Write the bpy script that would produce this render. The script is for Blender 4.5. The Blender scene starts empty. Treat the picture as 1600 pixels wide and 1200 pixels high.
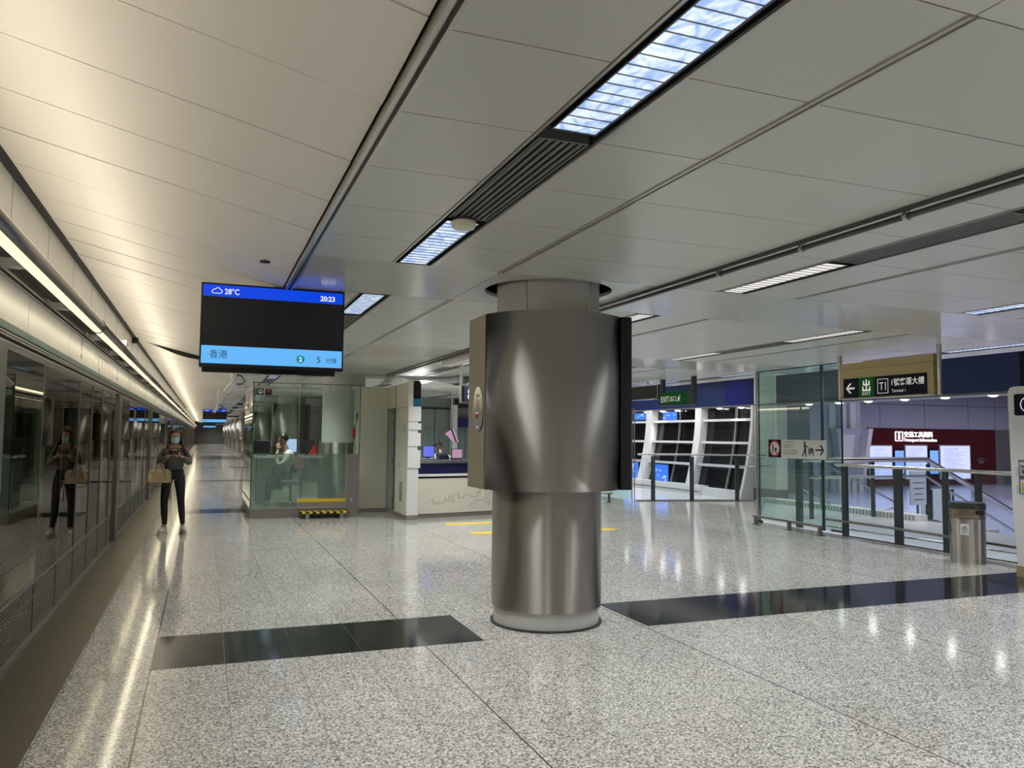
import bpy, bmesh, math, random
from mathutils import Vector, Matrix, Euler
random.seed(7)
C = bpy.context.scene.collection
sc = bpy.context.scene
PI = math.pi
rad = math.radians

# ------------------------------------------------------------------ camera
cam_d = bpy.data.cameras.new('camera')
cam = bpy.data.objects.new('camera', cam_d); C.objects.link(cam); sc.camera = cam
F = 1232.42; YAW, PIT, ROL = 0.370953, 0.066065, 0.010027
cy_, sy_, cp_, sp_ = math.cos(YAW), math.sin(YAW), math.cos(PIT), math.sin(PIT)
fw = Vector((sy_*cp_, cy_*cp_, sp_)); r0 = Vector((cy_, -sy_, 0)); u0 = r0.cross(fw)
rr = r0*math.cos(ROL) + u0*math.sin(ROL); uu = -r0*math.sin(ROL) + u0*math.cos(ROL)
m = Matrix(((rr.x, uu.x, -fw.x, 0), (rr.y, uu.y, -fw.y, 0), (rr.z, uu.z, -fw.z, 1.56), (0, 0, 0, 1)))
cam.matrix_world = m
cam_d.sensor_fit = 'HORIZONTAL'; cam_d.sensor_width = 36.0; cam_d.lens = F/1600*36.0
cam_d.clip_start = 0.05; cam_d.clip_end = 400

# ------------------------------------------------------------------ world and exposure
w = bpy.data.worlds.new('world'); sc.world = w; w.use_nodes = True
w.node_tree.nodes['Background'].inputs[0].default_value = (0.55, 0.6, 0.7, 1)
w.node_tree.nodes['Background'].inputs[1].default_value = 0.12
sc.view_settings.view_transform = 'Standard'; sc.view_settings.look = 'None'
sc.view_settings.exposure = 0.0; sc.view_settings.gamma = 1.0
sc.view_settings.use_curve_mapping = False

LIGHT_K = 1.0
def area(name, loc, sx, sy, power, color, rot=(0, 0, 0), spread=180):
    l = bpy.data.lights.new(name, 'AREA'); l.shape = 'RECTANGLE'; l.size = sx; l.size_y = sy
    l.energy = power*LIGHT_K; l.color = color; l.spread = rad(spread)
    o = bpy.data.objects.new(name, l); C.objects.link(o); o.location = loc; o.rotation_euler = rot
    return o

# lamps: one downlight per ceiling luminaire (the luminaires themselves are built further down)
CH = 2.83                      # ceiling height
STRIPS = [1.4, 4.25, 7.12, 9.98]
BAY = 5.4
LAMPS = []                     # (x, y0, y1)
for b in range(-1, 9):
    o = b*BAY
    for sx in STRIPS:
        LAMPS.append((sx, 1.67+o, 2.92+o)); LAMPS.append((sx, 4.43+o, 5.66+o))
for x, y0, y1 in LAMPS:
    if y0 < 24 or x < 2:
        area('luminaire_light', (x, (y0+y1)/2, CH-0.012), 0.2, y1-y0, (32 if x > 9 else 42 if (x == 4.25 and y0 > 9) else 26), (0.93, 0.96, 1.0), spread=125)
# warm wash of the long wall light over the platform screen doors
for i in range(17):
    yc = -3.0 + i*7.5
    area('wall_light_wash', (-0.985, yc, 2.70), 0.08, 7.4, 19, (1.0, 0.88, 0.67), rot=(PI, rad(60), 0))
    area('wall_light_up', (-1.02, yc, 2.68), 0.05, 7.4, 7, (1.0, 0.88, 0.67), rot=(PI, 0, 0))
    area('wall_light_down', (-0.985, yc, 2.47), 0.05, 7.4, 9, (1.0, 0.88, 0.62))
# arrivals hall beyond the railing
for y_ in (63, 74, 85, 96, 107, 118): area('far_platform_light', (1.4, y_, CH-.02), .2, 8, 150, (.93, .96, 1.0), spread=150)
area('hall_ceiling_light', (24, 16, 5.4), 16, 22, 2600, (0.84, 0.82, 1.0), spread=115)
area('hall_wall_fill', (39, 28, 5.3), 16, 4, 380, (0.88, 0.86, 1.0), spread=150)  # added fill to brighten the far hall wall, no fixture there
area('landing_light', (12.2, 20.5, 3.2), 1.6, 7, 120, (0.92, 0.92, 1.0), spread=150)

# ------------------------------------------------------------------ materials
ROTA = 0.25
def M(name, col=(.8, .8, .8), rough=.5, metal=0., spec=.5, emit=None, es=0., coat=0., ani=0., nodes=None, crough=.1):
    mt = bpy.data.materials.new(name); mt.use_nodes = True
    nt = mt.node_tree; b = nt.nodes['Principled BSDF']
    b.inputs['Base Color'].default_value = (*col, 1)
    b.inputs['Roughness'].default_value = rough
    b.inputs['Metallic'].default_value = metal
    b.inputs['Specular IOR Level'].default_value = spec
    if coat: b.inputs['Coat Weight'].default_value = coat; b.inputs['Coat Roughness'].default_value = crough
    if ani: b.inputs['Anisotropic'].default_value = ani
    if emit: b.inputs['Emission Color'].default_value = (*emit, 1); b.inputs['Emission Strength'].default_value = es
    if nodes: nodes(nt, b)
    return mt
def N(nt, t, **kw):
    n = nt.nodes.new(t)
    for k, v in kw.items():
        if hasattr(n, k): setattr(n, k, v)
        else: n.inputs[k].default_value = v
    return n
def math_n(nt, op, a, b=None):
    n = nt.nodes.new('ShaderNodeMath'); n.operation = op
    for i, v in enumerate((a, b)):
        if v is None: continue
        if isinstance(v, (int, float)): n.inputs[i].default_value = v
        else: nt.links.new(v, n.inputs[i])
    return n.outputs[0]
def pos_xyz(nt):
    g = nt.nodes.new('ShaderNodeNewGeometry'); s = nt.nodes.new('ShaderNodeSeparateXYZ')
    nt.links.new(g.outputs['Position'], s.inputs[0]); return g.outputs['Position'], s.outputs
def seam(nt, coord, off, step, wd):
    a = math_n(nt, 'ADD', coord, -off + step*1000)
    a = math_n(nt, 'MODULO', a, step)
    lo = math_n(nt, 'LESS_THAN', a, wd)
    return lo
def mixc(nt, fac, c1, c2):
    n = nt.nodes.new('ShaderNodeMix'); n.data_type = 'RGBA'
    for sock, v in ((n.inputs[0], fac), (n.inputs[6], c1), (n.inputs[7], c2)):
        if isinstance(v, (tuple, list)): sock.default_value = (*v, 1)
        elif isinstance(v, (int, float)): sock.default_value = v
        else: nt.links.new(v, sock)
    return n.outputs[2]
def granite(c_lo, c_mid, c_hi, rg0=.05, xs=.465, ys=.907, xo=-.28, yo=5.79, line=(.10, .095, .08)):
    def f(nt, b):
        p, s = pos_xyz(nt)
        v = N(nt, 'ShaderNodeTexVoronoi', Scale=115.0); nt.links.new(p, v.inputs['Vector'])
        n1 = N(nt, 'ShaderNodeTexNoise', Scale=85.0, Detail=3.0, Roughness=.6); nt.links.new(p, n1.inputs['Vector'])
        n2 = N(nt, 'ShaderNodeTexNoise', Scale=1.1, Detail=4.0); nt.links.new(p, n2.inputs['Vector'])
        sp = nt.nodes.new('ShaderNodeSeparateColor'); nt.links.new(v.outputs['Color'], sp.inputs[0])
        q = math_n(nt, 'ADD', math_n(nt, 'MULTIPLY', sp.outputs[0], .55), math_n(nt, 'MULTIPLY', n1.outputs[0], .55))
        cr = nt.nodes.new('ShaderNodeValToRGB'); nt.links.new(q, cr.inputs[0])
        e = cr.color_ramp; e.elements[0].position = .20; e.elements[0].color = (*c_lo, 1)
        e.elements[1].position = .80; e.elements[1].color = (*c_hi, 1)
        k = e.elements.new(.50); k.color = (*c_mid, 1)
        # tile to tile tone
        tx = math_n(nt, 'FLOOR', math_n(nt, 'DIVIDE', math_n(nt, 'ADD', s[0], -xo), xs))
        ty = math_n(nt, 'FLOOR', math_n(nt, 'DIVIDE', math_n(nt, 'ADD', s[1], -yo), ys))
        cmb = nt.nodes.new('ShaderNodeCombineXYZ'); nt.links.new(tx, cmb.inputs[0]); nt.links.new(ty, cmb.inputs[1])
        wn = nt.nodes.new('ShaderNodeTexWhiteNoise'); nt.links.new(cmb.outputs[0], wn.inputs['Vector'])
        tone = math_n(nt, 'ADD', math_n(nt, 'MULTIPLY', wn.outputs[0], .10), math_n(nt, 'ADD', math_n(nt, 'MULTIPLY', n2.outputs[0], .22), .84))
        hs = nt.nodes.new('ShaderNodeMix'); hs.data_type = 'RGBA'; hs.blend_type = 'MULTIPLY'; hs.inputs[0].default_value = 1
        nt.links.new(cr.outputs[0], hs.inputs[6]); nt.links.new(tone, hs.inputs[7])
        l1 = seam(nt, s[0], xo, xs, .005); l2 = seam(nt, s[1], yo, ys, .005)
        l3 = seam(nt, s[0], 1.58-.002, 1.86, .011)
        ln = math_n(nt, 'MAXIMUM', math_n(nt, 'MULTIPLY', math_n(nt, 'MAXIMUM', l1, l2), .6), l3)
        nt.links.new(mixc(nt, ln, hs.outputs[2], line), b.inputs['Base Color'])
        rg = math_n(nt, 'ADD', math_n(nt, 'MULTIPLY', n1.outputs[0], .10), rg0)
        nt.links.new(rg, b.inputs['Roughness'])
    return f
def brushed(along, amt=.12, r=.3, sc_=40):
    def f(nt, b):
        tg = nt.nodes.new('ShaderNodeTangent'); tg.direction_type = 'RADIAL'; tg.axis = 'Z'
        nt.links.new(tg.outputs[0], b.inputs['Tangent']); b.inputs['Anisotropic'].default_value = 1.0
        b.inputs['Anisotropic Rotation'].default_value = ROTA
        p, s = pos_xyz(nt)
        mp = nt.nodes.new('ShaderNodeMapping'); nt.links.new(p, mp.inputs[0])
        mp.inputs['Scale'].default_value = (sc_, sc_, 400) if along == 'h' else (300, 300, 3)
        n = N(nt, 'ShaderNodeTexNoise', Scale=1.0, Detail=3.0); nt.links.new(mp.outputs[0], n.inputs['Vector'])
        nt.links.new(math_n(nt, 'ADD', math_n(nt, 'MULTIPLY', n.outputs[0], amt), r-amt/2), b.inputs['Roughness'])
        bp = N(nt, 'ShaderNodeBump', Strength=.035, Distance=.004); nt.links.new(n.outputs[0], bp.inputs['Height'])
        nt.links.new(bp.outputs[0], b.inputs['Normal'])
    return f
def wavy(amt, sx=(1.2, .5, 1.2)):
    def f(nt, b):
        p, s = pos_xyz(nt)
        mp = nt.nodes.new('ShaderNodeMapping'); nt.links.new(p, mp.inputs[0]); mp.inputs['Scale'].default_value = sx
        n = N(nt, 'ShaderNodeTexNoise', Scale=1.0, Detail=2.0); nt.links.new(mp.outputs[0], n.inputs['Vector'])
        bp = N(nt, 'ShaderNodeBump', Strength=amt, Distance=.05); nt.links.new(n.outputs[0], bp.inputs['Height'])
        nt.links.new(bp.outputs[0], b.inputs['Normal'])
    return f
def mottled(c1, c2, scale=6):
    def f(nt, b):
        p, s = pos_xyz(nt)
        n = N(nt, 'ShaderNodeTexNoise', Scale=float(scale), Detail=5.0); nt.links.new(p, n.inputs['Vector'])
        nt.links.new(mixc(nt, n.outputs[0], c1, c2), b.inputs['Base Color'])
    return f
def glass(name, tint=(.9, .97, .93), ior=1.5, rough=0.0, gloss=(1, 1, 1), base=None):
    mt = bpy.data.materials.new(name); mt.use_nodes = True; nt = mt.node_tree; nt.nodes.clear()
    out = nt.nodes.new('ShaderNodeOutputMaterial'); mx = nt.nodes.new('ShaderNodeMixShader')
    tr = nt.nodes.new('ShaderNodeBsdfTransparent'); tr.inputs[0].default_value = (*tint, 1)
    gl = nt.nodes.new('ShaderNodeBsdfGlossy'); gl.inputs[0].default_value = (*gloss, 1); gl.inputs[1].default_value = rough
    fr = nt.nodes.new('ShaderNodeFresnel'); fr.inputs[0].default_value = ior
    nt.links.new(fr.outputs[0], mx.inputs[0]); nt.links.new(tr.outputs[0], mx.inputs[1]); nt.links.new(gl.outputs[0], mx.inputs[2])
    gm = nt.nodes.new('ShaderNodeNewGeometry'); inv = math_n(nt, 'SUBTRACT', 1.0, gm.outputs['Backfacing'])
    nt.links.new(math_n(nt, 'MULTIPLY', fr.outputs[0], inv), mx.inputs[0])
    last = mx
    if base:
        df = nt.nodes.new('ShaderNodeBsdfDiffuse'); df.inputs[0].default_value = (*base[0], 1)
        m2 = nt.nodes.new('ShaderNodeMixShader'); m2.inputs[0].default_value = base[1]
        nt.links.new(mx.outputs[0], m2.inputs[1]); nt.links.new(df.outputs[0], m2.inputs[2]); last = m2
    nt.links.new(last.outputs[0], out.inputs[0]); return mt

mt = {}
mt['granite'] = M('pale_granite', spec=.5, nodes=granite((.025, .024, .021), (.35, .335, .30), (.74, .715, .65)))
mt['black_granite'] = M('black_granite', (.010, .012, .012), .09, spec=.32)
mt['border_stone'] = M('border_stone', spec=.3, rough=.5, nodes=granite((.050, .043, .028), (.074, .064, .043), (.105, .092, .064), rg0=.30, xs=.5, xo=-1.2, ys=.907, line=(.04, .035, .03)))
mt['white_floor'] = M('white_terrazzo', (.62, .62, .64), .18, nodes=mottled((.52, .52, .54), (.70, .70, .72), 30))
mt['hall_floor'] = M('hall_floor', (.34, .34, .42), .2, nodes=mottled((.30, .30, .38), (.40, .40, .48), 12))
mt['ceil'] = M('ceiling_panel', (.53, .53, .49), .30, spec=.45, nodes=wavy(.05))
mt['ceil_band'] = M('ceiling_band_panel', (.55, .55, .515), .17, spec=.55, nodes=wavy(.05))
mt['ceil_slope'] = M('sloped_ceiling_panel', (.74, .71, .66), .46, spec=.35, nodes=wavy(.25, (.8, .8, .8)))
mt['wall_white'] = M('wall_panel', (.66, .65, .60), .34, nodes=wavy(.08))
mt['fascia_white'] = M('fascia_panel', (.70, .68, .63), .30, nodes=wavy(.08))
mt['green_stripe'] = M('green_stripe', (.10, .17, .15), .4)
mt['trim_metal'] = M('trim_metal', (.50, .49, .45), .3, .8)
mt['dark'] = M('dark_void', (.012, .012, .012), .7)
mt['channel'] = M('dark_channel', (.045, .045, .045), .45)
mt['vent'] = M('vent_metal', (.16, .16, .155), .45, .3)
mt['track'] = M('track_metal', (.10, .095, .085), .4, .6)
mt['steel_v'] = M('brushed_steel', (.43, .405, .37), .26, 1.0, nodes=brushed('v', .10, .34))
mt['steel_h'] = M('satin_steel', (.44, .42, .385), .34, 1.0, nodes=brushed('h', .10, .52, 6))
mt['steel_side'] = M('satin_steel_side', (.50, .455, .36), .36, 1.0, nodes=brushed('h', .10, .5, 6))
mt['steel'] = M('steel', (.55, .54, .52), .25, 1.0)
mt['steel_dark'] = M('dark_steel', (.22, .20, .18), .3, .9)
mt['psd_frame'] = M('door_frame_metal', (.24, .225, .19), .38, .6)
mt['psd_louvre'] = M('louvre_metal', (.24, .225, .185), .5, .4)
mt['plaster'] = M('column_paint', (.56, .56, .53), .45, nodes=mottled((.50, .50, .475), (.60, .60, .57), 4))
mt['black'] = M('black_plastic', (.012, .010, .012), .35)
mt['black_gloss'] = M('black_gloss', (.008, .008, .010), .12)
mt['rubber'] = M('rubber', (.03, .03, .03), .6)
mt['post'] = M('slate_post', (.045, .055, .06), .35, .3)
mt['psd_glass'] = glass('door_glass', (.30, .29, .25), 2.7, 0.0, (.78, .75, .67))
mt['booth_glass'] = glass('booth_glass', (.90, .96, .93), 1.5)
mt['frost_glass'] = glass('banded_glass', (.84, .92, .87), 1.5, base=((.30, .36, .315), .36))
mt['green_glass'] = glass('green_glass', (.80, .92, .88), 1.5, base=((.34, .46, .42), .07))
mt['clear_glass'] = glass('clear_glass', (.90, .94, .95), 1.45)
mt['edge_glass'] = M('glass_edge', (.02, .05, .045), .1)
mt['beige'] = M('beige_panel', (.70, .68, .56), .4)
mt['beige2'] = M('booth_plinth_metal', (.30, .28, .25), .4, .4)
mt['grey_panel'] = M('grey_panel', (.24, .225, .21), .4, .3)
mt['white'] = M('white_paint', (.72, .72, .70), .35)
mt['navy'] = M('navy_panel', (.005, .007, .055), .3)
mt['teal'] = M('teal_panel', (.0, .11, .19), .4)
mt['blue_fascia'] = M('blue_fascia', (.006, .018, .075), .4)
mt['blue_deep'] = M('deep_blue_fascia', (.003, .005, .11), .35)
mt['yellow'] = M('yellow_paint', (.75, .52, .02), .4)
mt['maroon'] = M('maroon_panel', (.10, .007, .013), .3)
mt['lav_wall'] = M('pale_hall_wall', (.46, .46, .54), .5)
mt['grey_green'] = M('grey_green_panel', (.20, .235, .21), .35)
mt['conc'] = M('end_wall_panel', (.15, .145, .12), .5)
mt['brass'] = M('brass_panel', (.46, .37, .19), .45, .5)
mt['sign_dark'] = M('sign_face', (.010, .010, .024), .6, spec=.15)
mt['sign_green'] = M('sign_green', (.010, .13, .025), .6, spec=.15)
mt['sign_white'] = M('sign_lettering', (.62, .62, .58), .5, emit=(.75, .75, .68), es=.45)
mt['ink'] = M('dark_ink', (.015, .015, .015), .5)
mt['red'] = M('red_plastic', (.5, .03, .025), .35)
mt['orange'] = M('orange_mark', (.5, .07, .03), .4)
mt['skin'] = M('skin', (.50, .27, .175), .5)
mt['hair'] = M('hair', (.014, .008, .007), .38)
mt['knit'] = M('grey_knit', (.075, .075, .065), .9, nodes=mottled((.07, .07, .06), (.13, .13, .115), 90))
mt['leggings'] = M('black_leggings', (.006, .006, .008), .75)
mt['mask'] = M('pale_mask', (.46, .60, .64), .7)
mt['shoe'] = M('pale_shoe', (.48, .44, .38), .7)
mt['sole'] = M('cream_sole', (.50, .45, .34), .6)
mt['bag'] = M('champagne_leather', (.36, .29, .17), .33, .55, nodes=mottled((.30, .24, .14), (.52, .44, .28), 9))
mt['bag_dark'] = M('strap_leather', (.16, .12, .08), .5)
mt['shirt'] = M('white_shirt', (.62, .60, .54), .8)
mt['vest'] = M('dark_vest', (.012, .014, .022), .8)
mt['paper'] = M('white_paper', (.70, .70, .68), .5)
mt['chair'] = M('chair_fabric', (.16, .20, .20), .7)
def E(name, col, s): return M(name, (0, 0, 0), .4, emit=col, es=s)
def tube_pattern(nt, b):
    p, s = pos_xyz(nt)
    mp = nt.nodes.new('ShaderNodeMapping'); nt.links.new(p, mp.inputs[0]); mp.inputs['Scale'].default_value = (14, 9, 1)
    n = N(nt, 'ShaderNodeTexNoise', Scale=1.0, Detail=3.0, Distortion=1.5); nt.links.new(mp.outputs[0], n.inputs['Vector'])
    cr = nt.nodes.new('ShaderNodeValToRGB'); nt.links.new(n.outputs[0], cr.inputs[0])
    cr.color_ramp.elements[0].position = .35; cr.color_ramp.elements[0].color = (.26, .42, .78, 1)
    cr.color_ramp.elements[1].position = .68; cr.color_ramp.elements[1].color = (.85, .97, 1.1, 1)
    nt.links.new(cr.outputs[0], b.inputs['Emission Color'])
mt['lamp_cool'] = M('cool_diffuser', (.2, .2, .2), .3, emit=(.5, .65, 1), es=1.05, nodes=tube_pattern)
mt['lamp_white'] = E('white_diffuser', (1, .96, .90), .85)
mt['lamp_warm'] = E('warm_diffuser', (1.0, .90, .62), 1.15)
mt['lamp_top'] = E('top_slit', (1.0, .93, .72), 2.6)
mt['down_lamp'] = E('downlight_lens', (1.0, .97, .92), 22.0)
mt['scr_blue'] = E('screen_blue', (.0, .055, .75), 1.0)
mt['scr_cyan'] = E('screen_cyan', (.13, .47, .95), 1.0)
mt['scr_black'] = M('screen_black', (.006, .006, .007), .25, emit=(.004, .004, .005), es=1)
mt['scr_white'] = E('screen_white', (.95, .97, 1), 1.0)
mt['scr_ink'] = E('screen_ink', (.015, .05, .10), 1.0)
mt['scr_teal'] = E('screen_teal', (.0, .24, .30), 1.0)
mt['poster'] = E('lit_poster', (.55, .60, 1.0), 1.25)
mt['poster2'] = E('lit_poster_blue', (.20, .42, 1.0), 1.1)
mt['poster_ink'] = E('poster_print', (.26, .33, .70), 1.0)
mt['letters_lit'] = E('lit_letters', (.95, .92, 1), 2.2)
mt['scr_map'] = E('blue_screen', (.05, .22, .95), 1.1)
mt['pc_blue'] = E('monitor_glow', (.18, .20, .95), 1.0)
mt['pc_pale'] = E('monitor_pale', (.45, .60, .90), 1.0)
mt['pink'] = E('pink_screen', (.65, .35, .50), .9)

# ------------------------------------------------------------------ mesh helpers
class MB:
    def __init__(s): s.v = []; s.f = []; s.mi = []; s.cur = 0; s.sm = []
    def add(s, vs, fs, smooth=False):
        n = len(s.v); s.v += [tuple(v) for v in vs]
        for f in fs: s.f.append([i+n for i in f]); s.mi.append(s.cur); s.sm.append(smooth)
        return s
    def box(s, x0, x1, y0, y1, z0, z1):
        if x0 > x1: x0, x1 = x1, x0
        if y0 > y1: y0, y1 = y1, y0
        if z0 > z1: z0, z1 = z1, z0
        return s.add([(x0,y0,z0),(x1,y0,z0),(x1,y1,z0),(x0,y1,z0),(x0,y0,z1),(x1,y0,z1),(x1,y1,z1),(x0,y1,z1)],
                     [(0,3,2,1),(4,5,6,7),(0,1,5,4),(1,2,6,5),(2,3,7,6),(3,0,4,7)])
    def quad(s, a, b, c, d): return s.add([a, b, c, d], [(0, 1, 2, 3)])
    def cyl(s, p0, p1, r, n=16, r2=None, caps=True):
        p0, p1 = Vector(p0), Vector(p1); r2 = r if r2 is None else r2
        d = (p1-p0).normalized(); a = d.orthogonal().normalized(); b = d.cross(a)
        vs = []
        for p, q in ((p0, r), (p1, r2)):
            for i in range(n):
                t = 2*PI*i/n; vs.append(p + (a*math.cos(t)+b*math.sin(t))*q)
        s.add(vs, [(i, (i+1) % n, n+(i+1) % n, n+i) for i in range(n)], True)
        if caps: s.add(vs[:n], [tuple(range(n-1, -1, -1))]); s.add(vs[n:], [tuple(range(n))])
        return s
    def tube(s, pts, r, n=10):
        pts = [Vector(p) for p in pts]; rings = []; a = None
        for i, p in enumerate(pts):
            d = (pts[min(i+1, len(pts)-1)] - pts[max(i-1, 0)]).normalized()
            a = d.orthogonal().normalized() if a is None else (a - d*a.dot(d)).normalized()
            b = d.cross(a); rings.append([p + (a*math.cos(2*PI*k/n)+b*math.sin(2*PI*k/n))*r for k in range(n)])
        vs = [v for q in rings for v in q]; fs = []
        for i in range(len(pts)-1):
            for k in range(n): fs.append((i*n+k, i*n+(k+1) % n, (i+1)*n+(k+1) % n, (i+1)*n+k))
        s.add(vs, fs, True); s.add(rings[0], [tuple(range(n-1, -1, -1))]); s.add(rings[-1], [tuple(range(n))]); return s
    def prism(s, poly, z0, z1, axis='z', smooth=False):
        # poly of (a,b); axis z: (x,y); axis y: (x,z) extruded over y; axis x: (y,z) extruded over x
        def P(a, b, c): return {'z': (a, b, c), 'y': (a, c, b), 'x': (c, a, b)}[axis]
        n = len(poly); vs = [P(a, b, z0) for a, b in poly] + [P(a, b, z1) for a, b in poly]
        s.add(vs, [(i, (i+1) % n, n+(i+1) % n, n+i) for i in range(n)], smooth)
        s.add(vs[:n], [tuple(range(n-1, -1, -1))]); s.add(vs[n:], [tuple(range(n))]); return s
    def ring(s, c, r0, r1, z0, z1, n=64, a0=0, a1=2*PI):
        full = abs(a1-a0-2*PI) < 1e-6; k = n if full else n+1; vs = []
        for r, z in ((r0, z0), (r1, z0), (r1, z1), (r0, z1)):
            for i in range(k):
                t = a0+(a1-a0)*i/n; vs.append((c[0]+r*math.cos(t), c[1]+r*math.sin(t), z))
        fs = []
        for i in range(n):
            j = (i+1) % k
            for q in range(4): fs.append((q*k+i, q*k+j, ((q+1) % 4)*k+j, ((q+1) % 4)*k+i))
        s.add(vs, fs, True)
        if not full: s.add([vs[q*k] for q in range(4)], [(0,1,2,3)]); s.add([vs[q*k+n] for q in range(4)], [(3,2,1,0)])
        return s
    def sphere(s, c, rx, ry=None, rz=None, n=20, k=12):
        ry = ry or rx; rz = rz or rx; vs = [(c[0], c[1], c[2]-rz)]
        for j in range(1, k):
            ph = -PI/2 + PI*j/k
            for i in range(n):
                t = 2*PI*i/n; vs.append((c[0]+rx*math.cos(ph)*math.cos(t), c[1]+ry*math.cos(ph)*math.sin(t), c[2]+rz*math.sin(ph)))
        vs.append((c[0], c[1], c[2]+rz)); fs = []
        for i in range(n): fs.append((0, 1+(i+1) % n, 1+i)); fs.append((len(vs)-1, 1+(k-2)*n+i, 1+(k-2)*n+(i+1) % n))
        for j in range(k-2):
            for i in range(n): fs.append((1+j*n+i, 1+j*n+(i+1) % n, 1+(j+1)*n+(i+1) % n, 1+(j+1)*n+i))
        return s.add(vs, fs, True)
    def mesh(s, name):
        me = bpy.data.meshes.new(name); me.from_pydata(s.v, [], s.f)
        me.polygons.foreach_set('material_index', s.mi); me.polygons.foreach_set('use_smooth', s.sm)
        me.update(); return me
def obj(name, mb, mats, parent=None, loc=None, bevel=0., smooth_angle=True):
    me = mb.mesh(name) if isinstance(mb, MB) else mb
    for k in (mats if isinstance(mats, (list, tuple)) else [mats]): me.materials.append(mt[k])
    bm = bmesh.new(); bm.from_mesh(me); bmesh.ops.recalc_face_normals(bm, faces=bm.faces); bm.to_mesh(me); bm.free()
    o = bpy.data.objects.new(name, me); C.objects.link(o)
    setpar(o, parent)
    if loc: o.location = loc
    if bevel:
        b = o.modifiers.new('bevel', 'BEVEL'); b.width = bevel; b.segments = 2; b.limit_method = 'ANGLE'
    return o
def tag(o, label=None, cat=None, group=None, kind=None):
    if label: o['label'] = label
    if cat: o['category'] = cat
    if group: o['group'] = group
    if kind: o['kind'] = kind
    return o
def thing(name, label, cat, loc=(0, 0, 0), rz=0, group=None):
    o = bpy.data.objects.new(name, None); C.objects.link(o); o.location = loc; o.rotation_euler = (0, 0, rz)
    o.empty_display_size = .1
    return tag(o, label, cat, group)
def struct(name, mb, mats, parent=None, bevel=0.):
    o = obj(name, mb, mats, parent, bevel=bevel)
    if not parent: o['kind'] = 'structure'
    return o
def dup(root, loc=None, rz=None, label=None, group=None):
    r = root.copy(); C.objects.link(r)
    if loc is not None: r.location = loc
    if rz is not None: r.rotation_euler = (0, 0, rz)
    if label: r['label'] = label
    if group: r['group'] = group
    def kids(a, b):
        for ch in list(a.children):
            if ch.name in done: continue
            c = ch.copy(); C.objects.link(c); c.parent = b; c.matrix_parent_inverse = ch.matrix_parent_inverse.copy(); kids(ch, c)
    done = set(); kids(root, r); return r
WORLD = set()
def wthing(name, label, cat, loc, group=None):
    # children of this one are modelled in world coordinates
    o = thing(name, label, cat, loc, 0, group); WORLD.add(o.name); return o
def setpar(o, p):
    if not p: return
    o.parent = p
    if p.name in WORLD: o.matrix_parent_inverse = Matrix.Translation(-Vector(p.location))
def face_mat(facing, loc):
    # local x = reading direction, local y = up, local z = out of the face
    if facing == '-y': ax = Matrix(((1, 0, 0), (0, 0, -1), (0, 1, 0)))
    elif facing == '-x': ax = Matrix(((0, 0, -1), (-1, 0, 0), (0, 1, 0)))
    elif facing == '+x': ax = Matrix(((0, 0, 1), (1, 0, 0), (0, 1, 0)))
    mm = ax.to_4x4(); mm.translation = Vector(loc); return mm
def text_mesh(s, width=None, height=None, extrude=.0015, bold=0.0, spacing=1.0):
    cu = bpy.data.curves.new('lettering', 'FONT'); cu.body = s; cu.size = 1; cu.extrude = 0; cu.offset = bold
    cu.space_character = spacing; cu.resolution_u = 3
    o = bpy.data.objects.new('tmp', cu); C.objects.link(o)
    dg = bpy.context.evaluated_depsgraph_get(); me = bpy.data.meshes.new_from_object(o.evaluated_get(dg))
    bpy.data.objects.remove(o); bpy.data.curves.remove(cu)
    xs = [v.co.x for v in me.vertices] or [0, 1]; ys = [v.co.y for v in me.vertices] or [0, 1]
    x0, x1, y0, y1 = min(xs), max(xs), min(ys), max(ys)
    kx = width/(x1-x0) if width else None; ky = height/(y1-y0) if height else None
    kx = kx or ky; ky = ky or kx
    for v in me.vertices: v.co = ((v.co.x-x0)*kx, (v.co.y-y0)*ky, 0)
    bm = bmesh.new(); bm.from_mesh(me); bmesh.ops.recalc_face_normals(bm, faces=bm.faces)
    if extrude:
        g = bmesh.ops.extrude_face_region(bm, geom=bm.faces[:]); vs = [e for e in g['geom'] if isinstance(e, bmesh.types.BMVert)]
        bmesh.ops.translate(bm, verts=vs, vec=(0, 0, extrude))
    bm.to_mesh(me); bm.free()
    me.name = 'lettering'; return me
def text(s, facing, loc, width=None, height=None, mat='sign_white', parent=None, name='lettering', bold=0.0, extrude=.0015, label=None):
    me = text_mesh(s, width, height, extrude, bold); me.transform(face_mat(facing, loc)); me.materials.append(mt[mat])
    o = bpy.data.objects.new(name, me); C.objects.link(o)
    setpar(o, parent)
    if label: o['label'] = label
    return o
def flat(name, polys, facing, loc, mat, parent=None, t=.002):
    # 2D polygons in face coordinates, given a little thickness
    b = MB()
    for p in polys: b.prism(p, 0, t)
    me = b.mesh(name); me.transform(face_mat(facing, loc)); me.materials.append(mt[mat])
    bm = bmesh.new(); bm.from_mesh(me); bmesh.ops.recalc_face_normals(bm, faces=bm.faces); bm.to_mesh(me); bm.free()
    o = bpy.data.objects.new(name, me); C.objects.link(o)
    setpar(o, parent)
    return o
def rect(x0, x1, y0, y1): return [(x0, y0), (x1, y0), (x1, y1), (x0, y1)]
def disc(cx, cy, r, n=24, ry=None): return [(cx+r*math.cos(2*PI*i/n), cy+(ry or r)*math.sin(2*PI*i/n)) for i in range(n)]
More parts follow.
